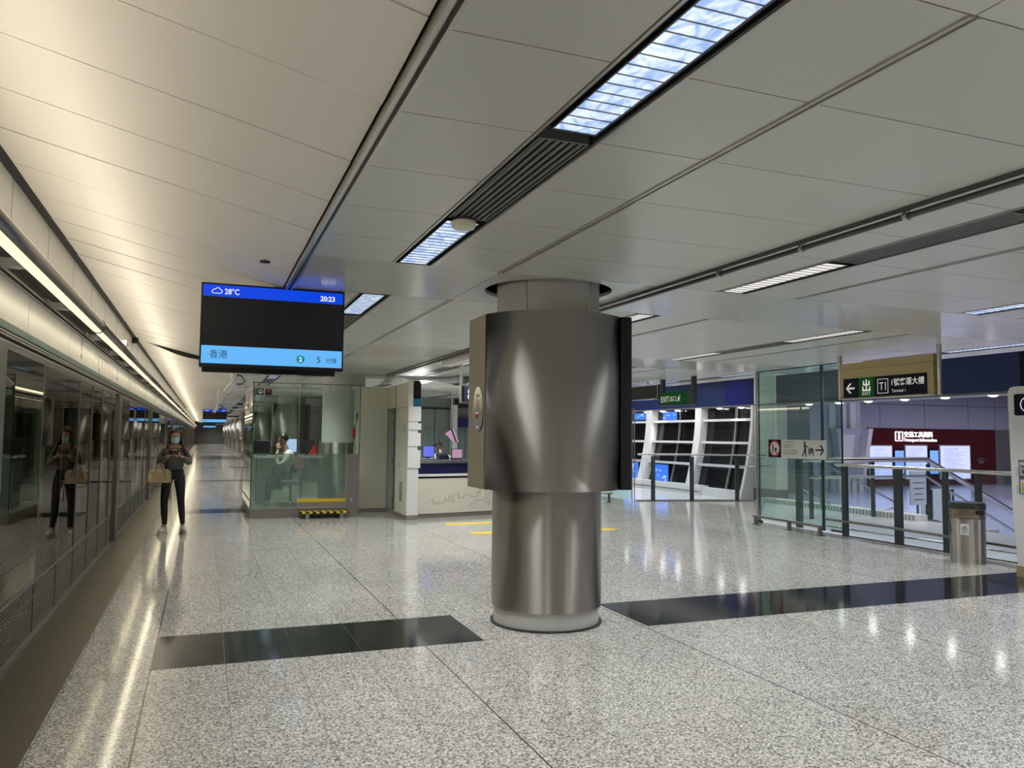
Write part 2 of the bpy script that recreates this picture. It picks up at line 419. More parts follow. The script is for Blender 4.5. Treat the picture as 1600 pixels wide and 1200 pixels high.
def annulus(cx, cy, r0, r1, n=24):
    out = []
    for i in range(n):
        a, b = 2*PI*i/n, 2*PI*(i+1)/n
        out.append([(cx+r0*math.cos(a), cy+r0*math.sin(a)), (cx+r1*math.cos(a), cy+r1*math.sin(a)), (cx+r1*math.cos(b), cy+r1*math.sin(b)), (cx+r0*math.cos(b), cy+r0*math.sin(b))])
    return out
def stroke(p, q, w_):
    a, b = Vector((*p, 0)), Vector((*q, 0)); d = (b-a).normalized(); n = Vector((-d.y, d.x, 0))*w_/2
    return [tuple((a+n)[:2]), tuple((b+n)[:2]), tuple((b-n)[:2]), tuple((a-n)[:2])]
def skin_obj(name, chains, mat, parent=None, sub=2, root=0, bridge=None):
    """chains: list of [(x,y,z,r) or (x,y,z,rx,ry), ...]; first vertex of a chain may be an int index into earlier verts"""
    vs, es, rs = [], [], []
    for ch in chains:
        prev = None
        for p in ch:
            if isinstance(p, int): prev = p; continue
            vs.append(p[:3]); rs.append((p[3], p[4] if len(p) > 4 else p[3]))
            if prev is not None: es.append((prev, len(vs)-1))
            prev = len(vs)-1
    me = bpy.data.meshes.new(name); me.from_pydata(vs, es, []); me.materials.append(mt[mat])
    o = bpy.data.objects.new(name, me); C.objects.link(o)
    setpar(o, parent)
    sk = o.modifiers.new('skin', 'SKIN'); sk.use_smooth_shade = True
    lay = me.skin_vertices[0] if len(me.skin_vertices) else None
    if lay is None:
        bm = bmesh.new(); bm.from_mesh(me); bm.verts.layers.skin.verify(); bm.to_mesh(me); bm.free(); lay = me.skin_vertices[0]
    for i, r in enumerate(rs): lay.data[i].radius = r; lay.data[i].use_root = (i == root)
    s = o.modifiers.new('sub', 'SUBSURF'); s.levels = sub; s.render_levels = sub
    return o

# ================================================================== SETTING
YE = 124.0
# ---- floor
f = MB(); f.box(-.755, 9.78, -8, 17.2, -.3, 0); f.box(-.755, 9.9, 17.2, YE, -.3, 0)
f.prism([(9.78, 12.26), (12.95, 16.0), (13.3, 16.0), (13.3, 17.2), (9.78, 17.2)], -.3, 0)
struct('floor', f, 'granite')
f = MB(); f.box(-1.28, -.755, -8, YE, -.3, 0)
struct('floor_border', f, 'border_stone')
for i, (x0, x1) in enumerate([(-.28, 2.05), (3.48, 9.72)]):
    b = MB()
    for k in range(0, 4):
        yc = 6.245 + 10.8*k
        if x0 > 3 and k > 0: continue
        n = round((x1-x0)/.465/1)
        for a in range(n):
            xa = x0+(x1-x0)*a/n; xb = x0+(x1-x0)*(a+1)/n
            for yy in (0, 1): b.box(xa+.0012, xb-.0012, yc-.455+yy*.455+.0012, yc+yy*.455-.0012, -.01, .0006)
    struct('floor_inlay', b, 'black_granite')
f = MB(); f.box(9.78, 13.3, 10.1, 17.2, -.3, -.02); f.box(9.9, 13.3, 17.2, 30, -.3, -.02); f.box(9.78, 11.6, -8, 10.1, -.3, -.02)
struct('floor_landing', f, 'white_floor')
f = MB(); f.box(11.6, 60, -8, 34, -1.3, -1.0)
struct('floor_hall', f, 'hall_floor')
# ---- ceiling over the platform: panels with open joints, recessed channels for the luminaires
XM = [.68, 2.11, 3.54, 4.97, 6.40, 7.83, 9.26, 10.66]
cb = MB(); cb2 = MB()
def panel(x0, x1, y0, y1, g=.003, q=None): (q or cb).box(x0+g, x1-g, y0+g, y1-g, CH, CH+.03)
for b_ in range(-2, 12):
    o = .28 + b_*BAY                         # bay starts at the near edge of a cross band
    ys = [o, o+1.35] + [o+1.35+.675*k for k in range(1, 7)]
    for j in range(len(ys)-1):
        cross = j == 0
        for i in range(len(XM)-1):
            x0, x1 = XM[i], XM[i+1]
            if cross:
                if i == 1 and abs(o-5.68) < .01: continue       # round cut-out for the column
                panel(x0, x1, ys[j], ys[j+1], .003, cb2); continue
            # the strip runs in the middle of two modules: at odd boundaries of STRIPS
            c = [s_ for s_ in STRIPS if x0 < s_ < x1]
            if c: panel(x0, c[0]-.15, ys[j], ys[j+1]); panel(c[0]+.15, x1, ys[j], ys[j+1])
            else: panel(x0, x1, ys[j], ys[j+1])
# cut-out panel around the column
cc = (2.77, 6.27); R = .555; n = 48
x0, x1, y0, y1 = 2.113, 3.537, 5.683, 7.027
for i in range(n):
    a, b_ = 2*PI*i/n, 2*PI*(i+1)/n
    def hit(t):
        dx, dy = math.cos(t), math.sin(t); k = 9
        if dx > 1e-9: k = min(k, (x1-cc[0])/dx)
        if dx < -1e-9: k = min(k, (x0-cc[0])/dx)
        if dy > 1e-9: k = min(k, (y1-cc[1])/dy)
        if dy < -1e-9: k = min(k, (y0-cc[1])/dy)
        return (cc[0]+dx*k, cc[1]+dy*k)
    pa = (cc[0]+R*math.cos(a), cc[1]+R*math.sin(a)); pb = (cc[0]+R*math.cos(b_), cc[1]+R*math.sin(b_))
    cb2.prism([pa, hit(a), hit(b_), pb], CH, CH+.03)
for (px_, py_) in ((x0, y0), (x1, y0), (x0, y1), (x1, y1)):
    t = math.atan2(py_-cc[1], px_-cc[0]); k = int((t % (2*PI))/(2*PI/n)); a, b_ = 2*PI*k/n, 2*PI*(k+1)/n
    cb2.prism([hit(a), (px_, py_), hit(b_)], CH, CH+.03)
struct('ceiling', cb, 'ceil'); struct('ceiling_band', cb2, 'ceil_band')
b = MB(); b.box(.60, 10.7, -8, 60, CH+.16, CH+.2); struct('ceiling_void', b, 'dark')
b = MB(); b.box(.6, 10.66, 60, YE, CH, CH+.1); struct('ceiling_far', b, 'ceil')
b = MB(); b.box(10.66, 13.9, -8, 34, 3.42, 3.46); b.box(10.66, 10.70, -8, 30, CH, 3.42); struct('ceiling_hall_edge', b, 'wall_white')
# ---- sloped ceiling over the platform edge
def zs(x): return 2.83 + (0.64-x)*.238
b = MB(); y = 2.97-.69*14
k = 0
while y < 60:
    g = .005
    j1, j2, j3, j4 = [random.uniform(-.004, .004) for _ in range(4)]
    b.add([(-1.19, y+g, zs(-1.19)+j1), (.60, y+g, zs(.60)+j2), (.60, y+.69-g, zs(.60)+j3), (-1.19, y+.69-g, zs(-1.19)+j4),
           (-1.19, y+g, zs(-1.19)+.03), (.60, y+g, zs(.60)+.03), (.60, y+.69-g, zs(.60)+.03), (-1.19, y+.69-g, zs(-1.19)+.03)],
          [(0,1,2,3),(4,7,6,5),(0,4,5,1),(1,5,6,2),(2,6,7,3),(3,7,4,0)])
    y += .69; k += 1
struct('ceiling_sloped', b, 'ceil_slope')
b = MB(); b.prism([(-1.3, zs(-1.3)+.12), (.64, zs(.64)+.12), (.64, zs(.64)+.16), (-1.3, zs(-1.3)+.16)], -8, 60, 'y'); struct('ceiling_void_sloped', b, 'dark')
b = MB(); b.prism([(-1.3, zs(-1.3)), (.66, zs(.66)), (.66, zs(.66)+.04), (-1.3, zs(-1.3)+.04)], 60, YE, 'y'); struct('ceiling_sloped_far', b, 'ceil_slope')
# trims between sloped and flat ceiling
b = MB(); b.box(.612, .632, -8, YE, 2.80, 2.86); b.box(.66, .677, -8, YE, 2.815, 2.86); struct('trim_1', b, 'trim_metal')
b = MB(); b.box(.632, .66, -8, YE, 2.835, 2.86); struct('trim_2', b, 'vent')
# bright double edge along every second joint
for q, xx in enumerate((2.11, 4.97, 7.83)):
    b = MB()
    for b_ in range(-2, 10):
        o = .28 + b_*BAY; b.box(xx-.022, xx-.010, o+1.35, o+BAY, CH-.008, CH+.02); b.box(xx+.010, xx+.022, o+1.35, o+BAY, CH-.008, CH+.02)
    struct('trim_%d' % (3+q), b, 'trim_metal')
# thin bright lips of the lamp channels + channel walls
b = MB(); b2 = MB()
for b_ in range(-2, 8):
    o = .28 + b_*BAY
    for sx in STRIPS:
        for s_ in (-1, 1):
            b.box(sx+s_*.150, sx+s_*.138, o+1.355, o+BAY-.005, CH-.006, CH+.02)
            b2.box(sx+s_*.138, sx+s_*.130, o+1.355, o+BAY-.005, CH-.002, CH+.15)
        b2.box(sx-.13, sx+.13, o+1.355, o+1.365, CH+.0, CH+.15); b2.box(sx-.13, sx+.13, o+BAY-.015, o+BAY-.005, CH, CH+.15)
struct('trim_6', b, 'trim_metal'); struct('trim_7', b2, 'channel')

# ---- ceiling luminaires and vents
lum = thing('ceiling_luminaire', 'recessed luminaire', 'ceiling light', (1.4, 2.3, CH))
b = MB(); L2 = .625
b.box(-.105, -.097, -L2, L2, .0, .06); b.box(.097, .105, -L2, L2, .0, .06); b.box(-.105, .105, -L2, -L2+.01, .0, .06); b.box(-.105, .105, L2-.01, L2, .0, .06)
obj('housing', b, 'channel', lum)
b = MB(); b.box(-.097, .097, -L2+.01, L2-.01, .004, .008); obj('diffuser', b, 'lamp_cool', lum)
b = MB()
for k in range(1, 16): yy = -L2 + 2*L2*k/16; b.box(-.097, .097, yy-.0015, yy+.0015, .0, .004)
obj('louvre', b, 'vent', lum)
PLACE = {}
near_labels = {
 (1.4, 0): 'large bluish ceiling light at the top centre, nearest the camera',
 (1.4, 1): 'bluish ceiling light beside the round smoke detector, left of the column',
 (1.4, 2): 'small bluish ceiling light just right of the big departure screen',
 (4.25, 1): 'white ceiling light right of the column, beside a long slatted vent',
 (4.25, 2): 'small ceiling light peeking out right of the black column panel',
 (7.12, 1): 'bluish ceiling light cut by the right edge of the photo',
 (7.12, 2): 'white ceiling light above the tall glass screen, second row from the vent',
 (7.12, 3): 'short white ceiling light above the hanging green exit sign',
 (9.98, 2): 'long bluish ceiling light right of the terminal sign, over the dark blue fascia',
}
for i, (x, y0, y1) in enumerate(LAMPS):
    if y1 < 1.5 or y0 > 46 or (x > 9 and y0 > 18): continue
    seq = [l for l in LAMPS if l[0] == x and l[1] > 1.5].index((x, y0, y1))
    lab = near_labels.get((x, seq)); grp = None
    if not lab:
        lab = {1.4: 'ceiling light far down the row beyond the departure screen', 4.25: 'ceiling light in the row above the service counter',
               7.12: 'ceiling light in the row running towards the glass shop front', 9.98: 'ceiling light at the outer ceiling edge above the railing'}[x]
        grp = {1.4: 'far lights left row', 4.25: 'far lights counter row', 7.12: 'far lights middle row', 9.98: 'lights outer row'}[x]
    yc = (y0+y1)/2
    if 'first' not in PLACE: PLACE['first'] = 1; lum.location = (x, yc, CH); lum['label'] = lab; r_ = lum
    else: r_ = dup(lum, (x, yc, CH), 0, lab)
    if grp: r_['group'] = grp
    elif 'group' in r_: del r_['group']
    if x in (4.25, 7.12) and y0 > 2:
        for ch in r_.children:
            if ch.name.startswith('diffuser'):
                ch.data = ch.data.copy(); ch.data.materials.clear(); ch.data.materials.append(mt['lamp_white' if not (x == 7.12 and seq == 1) else 'lamp_cool'])
vent = thing('ceiling_vent', 'vent', 'vent', (1.4, 3.68, CH))
b = MB(); V2 = .67
b.box(-.118, -.108, -V2, V2, -.004, .05); b.box(.108, .118, -V2, V2, -.004, .05); b.box(-.118, .118, -V2, -V2+.012, -.004, .07); b.box(-.118, .118, V2-.012, V2, -.004, .07)
obj('frame', b, 'vent', vent)
b = MB()
for k in range(6):
    xx = -.09+.036*k; b.box(xx-.010, xx+.010, -V2+.012, V2-.012, .0, .014)
obj('slat', b, 'vent', vent)
b = MB(); b.box(-.108, .108, -V2+.012, V2-.012, .045, .05); obj('backing', b, 'dark', vent)
vlab = {(1.4, 0): 'dark slatted ceiling vent between two bluish lights, above the column', (4.25, 0): 'long dark slatted vent at the upper right beyond the track rail',
        (7.12, 1): 'narrow dark vent between two white ceiling lights, over the exit sign', }
first = True
for q in range(0, 6):
    for x in STRIPS:
        y = 3.675 + q*BAY
        lab = vlab.get((x, q)); grp = None
        if not lab:
            if x > 9 and q > 3: continue
            lab = 'dark ceiling vent further along the row %s' % {1.4: 'behind the departure screen', 4.25: 'above the service counter', 7.12: 'over the open floor', 9.98: 'above the railing'}[x]
            grp = 'vents row %s' % {1.4: 'left', 4.25: 'counter', 7.12: 'middle', 9.98: 'outer'}[x]
        if first: vent.location = (x, y, CH); r_ = vent; r_['label'] = lab; first = False
        else: r_ = dup(vent, (x, y, CH), 0, lab)
        if grp: r_['group'] = grp
# smoke detector
t = wthing('smoke_detector', 'round cream smoke detector hanging at the end of the nearest vent', 'smoke detector', (1.38, 4.38, 2.78))
b = MB(); b.cyl((1.38, 4.36, 2.775), (1.38, 4.36, 2.80), .066, 28, .075); b.cyl((1.38, 4.36, 2.80), (1.38, 4.36, 2.812), .075, 28); obj('body', b, 'beige', t)
b = MB(); b.cyl((1.38, 4.36, 2.812), (1.38, 4.36, 2.88), .05, 20); obj('base', b, 'vent', t)
# small dark downlight hole in the sloped ceiling
b = MB(); zc = zs(.40)-.004
b.cyl((.40, 6.3, zs(.40)-.006), (.40, 6.3, zs(.40)+.001), .045, 24); tag(obj('recessed_spotlight', b, 'dark'), 'small dark round hole in the sloped ceiling above the big screen', 'spotlight')
# power track with clips
t = wthing('track_rail', 'dark round rail clipped along the ceiling joint, running past the column', 'rail', (3.56, 3, 2.8))
b = MB(); b.cyl((3.57, -2, 2.792), (3.57, 16.4, 2.792), .017, 12); obj('tube', b, 'track', t)
b = MB(); b.box(3.515, 3.545, -2, 16.4, 2.812, 2.829); obj('back_plate', b, 'track', t)
for yy in (.6, 1.7, 2.42, 3.2, 4.02, 4.9, 7.8, 9.4, 11, 12.6, 14.2):
    b = MB(); b.ring((3.57, 0), .018, .024, -.012, .012, 16); me = b.mesh('clip'); me.transform(Matrix.Translation((0, 0, 0)))
    b2 = MB(); b2.cyl((3.57, yy-.014, 2.792), (3.57, yy+.014, 2.792), .026, 14); b2.box(3.552, 3.588, yy-.012, yy+.012, 2.80, 2.832); obj('clip', b2, 'trim_metal', t)

# ================================================================== LEFT: platform screen doors
XP = -1.17
b = MB(); b.box(-1.34, -1.26, -8, YE, 2.72, 3.42); struct('wall_left', b, 'wall_white')
b = MB()
yy = -7.4
while yy < 60: b.box(-1.262, -1.2585, yy, yy+.006, 2.72, zs(-1.26)-.01); yy += 1.35
struct('trim_8', b, 'vent')
b = MB(); b.box(-1.26, -1.192, -8, 60, zs(-1.2)-.002, zs(-1.2)+.02); struct('trim_9', b, 'dark')
b = MB(); b.box(-1.26, -1.10, -8, YE, 2.690, 2.72); struct('trim_10', b, 'trim_metal')
# fascia panels with green band
b = MB(); y = 6.33 - 1.79*8; 
while y < 60: b.box(XP-.03, XP, y+.006, y+1.79-.006, 2.243, 2.500); y += 1.79
b.box(XP-.03, XP, 60, YE, 2.243, 2.500)
fas = struct('fascia', b, 'fascia_white')
b = MB(); b.box(XP-.032, XP+.0015, -8, YE, 2.195, 2.243); struct('trim_11', b, 'green_stripe')
b = MB(); b.box(XP-.09, XP-.035, -8, YE, 2.19, 2.53); struct('trim_12', b, 'dark')
b = MB(); b.box(-1.30, -1.262, -8, YE, 2.5, 2.72); struct('trim_29', b, 'vent')
b = MB(); b.box(XP-.03, XP+.012, -8, YE, 2.500, 2.514); b.box(XP-.03, XP+.006, -8, YE, 2.540, 2.555); struct('trim_13', b, 'trim_metal')
b = MB(); b.box(XP-.06, XP+.002, -8, YE, 2.173, 2.184); b.box(XP-.06, XP+.010, -8, YE, 2.150, 2.160); b.box(XP-.06, XP+.006, -8, YE, 2.115, 2.126); struct('trim_14', b, 'trim_metal')
b = MB(); b.box(XP-.08, XP-.012, -8, YE, 2.10, 2.195); struct('trim_15', b, 'dark')
# tunnel behind the doors
b = MB(); b.box(-4.3, -4.2, -8, YE, -1.5, 3.4); b.box(-4.3, -1.28, -8, YE, -1.5, -1.4); b.box(-4.3, -1.34, -8, YE, 3.3, 3.4); struct('wall_tunnel', b, 'dark')
# one module is 7.5 m: post, seven framed panes, a narrow dark slot
def psd_module(y0, n):
    t = wthing('platform_screen_door', '', 'platform screen door', (XP, y0, 0))
    b = MB(); b.box(XP-.06, XP+.012, y0-.40, y0-.02, 0, 2.115); obj('post', b, 'psd_frame', t, bevel=.004)
    b = MB(); b.box(XP-.10, XP-.09, y0-.95, y0-.40, 0, 2.115); b.box(XP-.09, XP-.02, y0-.93, y0-.90, 0, 2.11); obj('dark_slot', b, 'dark', t)
    b = MB(); b.box(XP-.03, XP+.012, y0, y0+6.55, 0, .045); obj('sill', b, 'trim_metal', t)
    ys = [y0-.02, y0+1.27] + [y0+1.27+.965*k for k in range(1, 6)] + [y0+6.55]
    for k in range(len(ys)-1):
        a, c = ys[k], ys[k+1]
        dt = random.uniform(-.0045, .0045) if k else .010
        b = MB(); w_ = c-a
        b.add([(XP-.003-dt*w_/2, a+.012, .43), (XP-.003+dt*w_/2, c-.012, .43), (XP-.003+dt*w_/2, c-.012, 2.075), (XP-.003-dt*w_/2, a+.012, 2.075)], [(0, 1, 2, 3)])
        g = obj('glass_pane', b, 'psd_glass', t)
        so = g.modifiers.new('thick', 'SOLIDIFY'); so.thickness = .008
        b = MB(); wd = .014 if k else .024
        b.box(XP-.03, XP+.005, c-wd/2, c+wd/2, .045, 2.115)
        if k == 0: b.box(XP-.03, XP+.006, a, a+.02, .045, 2.115)
        b.box(XP-.03, XP+.004, a, c, 2.075, 2.115); b.box(XP-.03, XP+.004, a, c, .405, .43)
        obj('frame', b, 'psd_frame', t)
        b = MB(); b.cur = 1; b.box(XP-.025, XP-.018, a+.01, c-.01, .045, .405); b.cur = 0
        for q in range(14): zz = .055+q*.0248; b.box(XP-.020, XP-.002, a+.014, c-.014, zz, zz+.0125)
        obj('louvre_panel', b, ['psd_louvre', 'dark'], t)
    return t
labs = {-2: 'run of glass screen doors at the very left edge of the photo, nearest the camera', -1: 'mirror-like glass screen doors that reflect the woman, nearest run',
        0: 'glass screen doors just behind the woman, second run', 1: 'glass screen doors beyond the woman, third run', }
for k in range(-2, 13):
    y0 = 5.73 + 7.5*(k+1) - 0
    if y0-1 > YE: break
    if k <= 2: t = psd_module(y0, k); base = t
    else: t = dup(base, (XP, y0, 0), 0)
    if k == -2: t['label'] = labs[-2]
    elif k in labs: t['label'] = labs[k]
    else: t['label'] = 'glass screen doors far down the platform wall'; t['group'] = 'far platform screen doors'
# long wall light
def wall_light(y0, y1, first=None):
    t = wthing('wall_light', '', 'wall light', (-1.0, (y0+y1)/2, 2.58)); cx, cz, R_ = -1.0, 2.592, .066
    def arc(a0, a1, r_, name, mat, n=12):
        b = MB(); pts = []
        for i in range(n+1): q = rad(a0+(a1-a0)*i/n); pts.append((cx+r_*math.cos(q), cz+r_*math.sin(q)))
        vs = [(x, y, z) for x, z in pts for y in (y0+.01, y1-.01)]
        b.add(vs, [(2*i, 2*i+1, 2*i+3, 2*i+2) for i in range(n)], True)
        o = obj(name, b, mat, t); s_ = o.modifiers.new('t', 'SOLIDIFY'); s_.thickness = .003; return o
    arc(-52, 29, R_, 'tube_shell', 'steel_dark'); arc(-125, -54, R_-.004, 'diffuser', 'lamp_warm', 8); arc(30, 50, R_-.001, 'top_slit', 'lamp_top', 3); arc(51, 234, R_, 'back_shell', 'trim_metal')
    for ye in (y0, y1):
        b = MB(); b.cyl((cx, ye-.012, cz), (cx, ye+.012, cz), R_+.006, 28); obj('end_cap', b, 'trim_metal', t)
    k = y0 + .9
    while k < y1:
        b = MB(); b.box(-1.262, -1.03, k-.05, k+.05, 2.55, 2.60); b.box(-1.262, -1.20, k-.09, k+.09, 2.548, 2.62); obj('bracket', b, 'wall_white', t); k += 1.75
    return t
for k in range(0, 17):
    y0 = -6.4 + 7.5*k; y1 = y0+7.5
    if k < 3: t = wall_light(y0, y1); bse = t
    else: t = dup(bse, (-1.0, (y0+y1)/2, 2.58), 0)
    if k == 0: t['label'] = 'round tubular wall light, segment nearest the camera at the left edge'
    elif k == 1: t['label'] = 'tubular wall light segment over the nearest screen doors, ending in a cap'; 
    elif k == 2: t['label'] = 'second tubular wall light segment, ending above the woman'
    else: t['label'] = 'tubular wall light segment far down the platform'; t['group'] = 'far tubular wall lights'
# little red box on the tube
t = wthing('call_box', 'small white box with a red label on top of the wall light tube', 'box', (-1.0, 11.2, 2.66))
b = MB(); b.box(-1.04, -.96, 11.14, 11.24, 2.655, 2.74); obj('case', b, 'white', t, bevel=.006)
b = MB(); b.box(-.9595, -.9585, 11.15, 11.23, 2.665, 2.70); obj('label_patch', b, 'orange', t)
# notices printed on the fascia
def fascia_notice(yc, kind, label, grp=None):
    X = XP+.001; polys = []
    if kind == 'route':
        polys += [rect(-.55, .55, .07, .078)] + [rect(-.55+.18*i-.012, -.55+.18*i+.012, .06, .09) for i in range(7)] + [rect(-.55+.18*i-.008, -.55+.18*i+.008, -.06, .04) for i in (0, 2, 4, 6)] + [rect(-.50, -.42, -.12, -.06)]
    elif kind == 'map': polys += [rect(-.25, .20, .08, .088), rect(-.25, -.242, -.10, .08), rect(-.05, -.042, -.02, .08), rect(.12, .16, -.10, .05)]
    else: polys += [rect(-.05, .05, -.08, -.03), rect(-.035, .035, .0, .12)]
    o = flat('fascia_notice', polys, '+x', (X, yc, 2.37), 'steel_dark', None, .001); return tag(o, label, 'notice', grp)
fascia_notice(8.9, 'mark', 'small brown mark on the white fascia panel above the nearest screen doors')
fascia_notice(10.8, 'route', 'line diagram printed on the white fascia before the first door slot')
fascia_notice(12.4, 'mark2', 'pair of small dark marks on the fascia above the first door slot')
fascia_notice(14.4, 'map', 'small map printed on the fascia just beyond the first door post')
for k in range(1, 4):
    fascia_notice(10.8+7.5*k, 'route', 'line diagram printed on the distant white fascia', 'far fascia line diagrams')
    fascia_notice(14.4+7.5*k, 'map', 'small map printed on the distant white fascia', 'far fascia maps')
# end wall of the platform
b = MB(); b.box(-1.4, 6.0, YE, YE+.2, 0, 4.2); struct('wall_end', b, 'conc')
b = MB()
for xx in (.9, 2.6, 4.3): b.box(xx, xx+.06, YE-.02, YE, 0, 3.4)
b.box(-1.2, 5, YE-.03, YE, 0, .25); struct('trim_16', b, 'vent')
b = MB(); b.box(6.0, 6.2, 34, YE, 0, CH); struct('wall_core', b, 'conc')
b = MB(); b.box(3.3, 3.6, 84, YE, 0, 3.0); struct('wall_far_core', b, 'steel_dark')
# walls behind the camera
b = MB(); b.box(-1.4, 30, -8.2, -8, 0, 4); struct('wall_back', b, 'grey_green')

# ================================================================== COLUMNS
def column(x, y, near):
    t = thing('steel_column', '', 'column', (x, y, 0))
    b = MB(); b.cyl((0, 0, 0), (0, 0, .012), .475, 96); obj('floor_ring', b, 'rubber', t)
    b = MB(); b.cyl((0, 0, 0), (0, 0, .17), .447, 96); obj('base', b, 'plaster', t)
    b = MB(); b.cyl((0, 0, .145), (0, 0, 1.16), .468, 128); obj('lower_cladding', b, 'steel_v', t)
    b = MB(); b.cyl((0, 0, 1.12), (0, 0, 3.0), .447, 96); b2 = b
    obj('shaft', b2, 'plaster', t)
    b = MB()
    for a in (222, 298, 20, 120): q = rad(a); b.cyl((.447*math.cos(q), .447*math.sin(q), 2.5), (.447*math.cos(q), .447*math.sin(q), 2.99), .012, 8)
    obj('joint_strip', b, 'trim_metal', t)
    # casing: arc front, flat sides
    z0, z1 = 1.125, 2.565
    b = MB(); R_ = .65; ao = rad(194.5); a1 = rad(315)
    pts = [(R_*math.cos(ao+(a1-ao)*i/64), R_*math.sin(ao+(a1-ao)*i/64)) for i in range(65)]
    pts2 = [(p[0]*.97, p[1]*.97) for p in reversed(pts)]
    n = 65
    vs = [(x_, y_, z) for z in (z0, z1) for x_, y_ in pts]
    b.add(vs, [(i, i+1, n+i+1, n+i) for i in range(n-1)], True)
    o = obj('curved_panel', b, 'steel_h', t); s_ = o.modifiers.new('t', 'SOLIDIFY'); s_.thickness = .02; s_.offset = -1
    xl, yl = pts[0]; xr, yr = pts[-1]
    b = MB(); b.box(xl-.004, xl+.02, yl+.004, .26, z0, z1); obj('side_panel', b, 'steel_side', t)
    b = MB(); b.box(xr+.002, xr+.105, yr-.012, yr+.12, z0-.002, z1+.003); b.box(xr+.085, xr+.105, yr+.12, .30, z0, z1); obj('black_panel', b, 'black', t)
    b = MB(); b.prism([(xl+.02, yl+.02)]+[(p[0]*.96, p[1]*.96) for p in pts[2:-2]]+[(xr+.08, yr+.1), (xr+.08, .26), (xl+.02, .26)], z1-.015, z1-.003); obj('casing_top', b, 'steel_side', t)
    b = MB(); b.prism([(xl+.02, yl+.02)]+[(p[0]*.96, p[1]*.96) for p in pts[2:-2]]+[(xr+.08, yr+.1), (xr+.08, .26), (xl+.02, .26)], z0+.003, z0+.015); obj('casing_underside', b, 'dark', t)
    if near:
        X = xl-.005
        b = flat('call_plate', [disc(0, 0, .118, 40, .19)], '-x', (X, .0, 1.785), 'steel', t, .004)
        bb = flat('plate_lower', [disc(0, 0, .112, 40, .105)], '-x', (X-.0045, .0, 1.70), 'grey_panel', b, .001)
        flat('alarm_symbol', [[(-.025, 0), (.025, 0), (0, .04)]], '-x', (X-.005, .0, 1.80), 'orange', b, .001)
        k = MB(); k.cyl((X, .02, 1.735), (X-.018, .02, 1.735), .026, 20); obj('button', k, 'orange', b)
        k = MB(); k.cyl((X, -.02, 1.748), (X-.03, -.035, 1.748), .007, 10); obj('key_switch', k, 'white', b)
        flat('label_patch', [rect(-.02, .02, -.012, .012)], '-x', (X-.006, 0, 1.635), 'white', b, .001)
        flat('small_lettering', [rect(-.05, .05, .01, .014), rect(-.05, .05, 0, .004), rect(-.035, .035, .04, .065)], '-x', (X-.005, 0, 1.845), 'steel_dark', b, .0008)
    return t
t = column(2.77, 6.27, True); t['label'] = 'large stainless steel clad column in the centre of the photo'
c2 = column(2.77, 17.05, False); c2['label'] = 'white painted column with steel skirt behind the glass booth'
for ch in list(c2.children):
    if ch.name.split('.')[0] in ('curved_panel', 'side_panel', 'black_panel', 'casing_top', 'casing_underside'): bpy.data.objects.remove(ch)
for ch in c2.children:
    if ch.name.startswith('lower_cladding'): ch.scale = (1, 1, 1.2)
for k, lab in ((2, 'steel clad column seen through the booth glass, the nearer of the two'), (3, 'steel clad column seen through the left booth glass, the smaller'),
               (4, ''), (5, ''), (6, ''), (7, ''), (8, ''), (9, '')):
    r_ = dup(t, (2.77, 6.27+10.8*k, 0), 0, lab or 'steel clad column far down the platform')
    if not lab: r_['group'] = 'far platform columns'
    for ch in list(r_.children):
        if ch.name.startswith('call_plate'):
            for g in list(ch.children): bpy.data.objects.remove(g)
            bpy.data.objects.remove(ch)
# sagging ceiling panel with a dark face painted for the shade in its gap, beyond the big screen
t = wthing('loose_ceiling_panel', 'sagging ceiling panel with a dark crescent painted for the shade in its gap, left of the big screen', 'ceiling panel', (-.5, 16.4, 3.1))
b = MB(); nx, ny = 24, 6; vs = []
for j in range(ny+1):
    for i in range(nx+1):
        x = -1.05+1.35*i/nx; y = 15.95+1.3*j/ny; sg = .085*math.sin(PI*i/nx)**1.5*(1-j/ny)**1.2
        vs.append((x, y, zs(x)-.006-sg))
b.add(vs, [(j*(nx+1)+i, j*(nx+1)+i+1, (j+1)*(nx+1)+i+1, (j+1)*(nx+1)+i) for j in range(ny) for i in range(nx)], True)
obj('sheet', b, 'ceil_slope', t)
b = MB(); vs = []
for i in range(nx+1):
    x = -1.05+1.35*i/nx; vs += [(x, 15.951, zs(x)-.006-.08*math.sin(PI*i/nx)**1.5), (x, 15.955, zs(x)-.004)]
b.add(vs, [(2*i, 2*i+2, 2*i+3, 2*i+1) for i in range(nx)]); o = obj('gap', b, 'dark', t)  # dark face standing in for the unlit void above the panel
b = MB(); b.box(-1.26, -1.16, 15.6, 15.75, zs(-1.2)-.10, zs(-1.2)-.005); obj('corner_gap_shade', b, 'dark', t)  # solid dark block painted as the shade of the corner notch

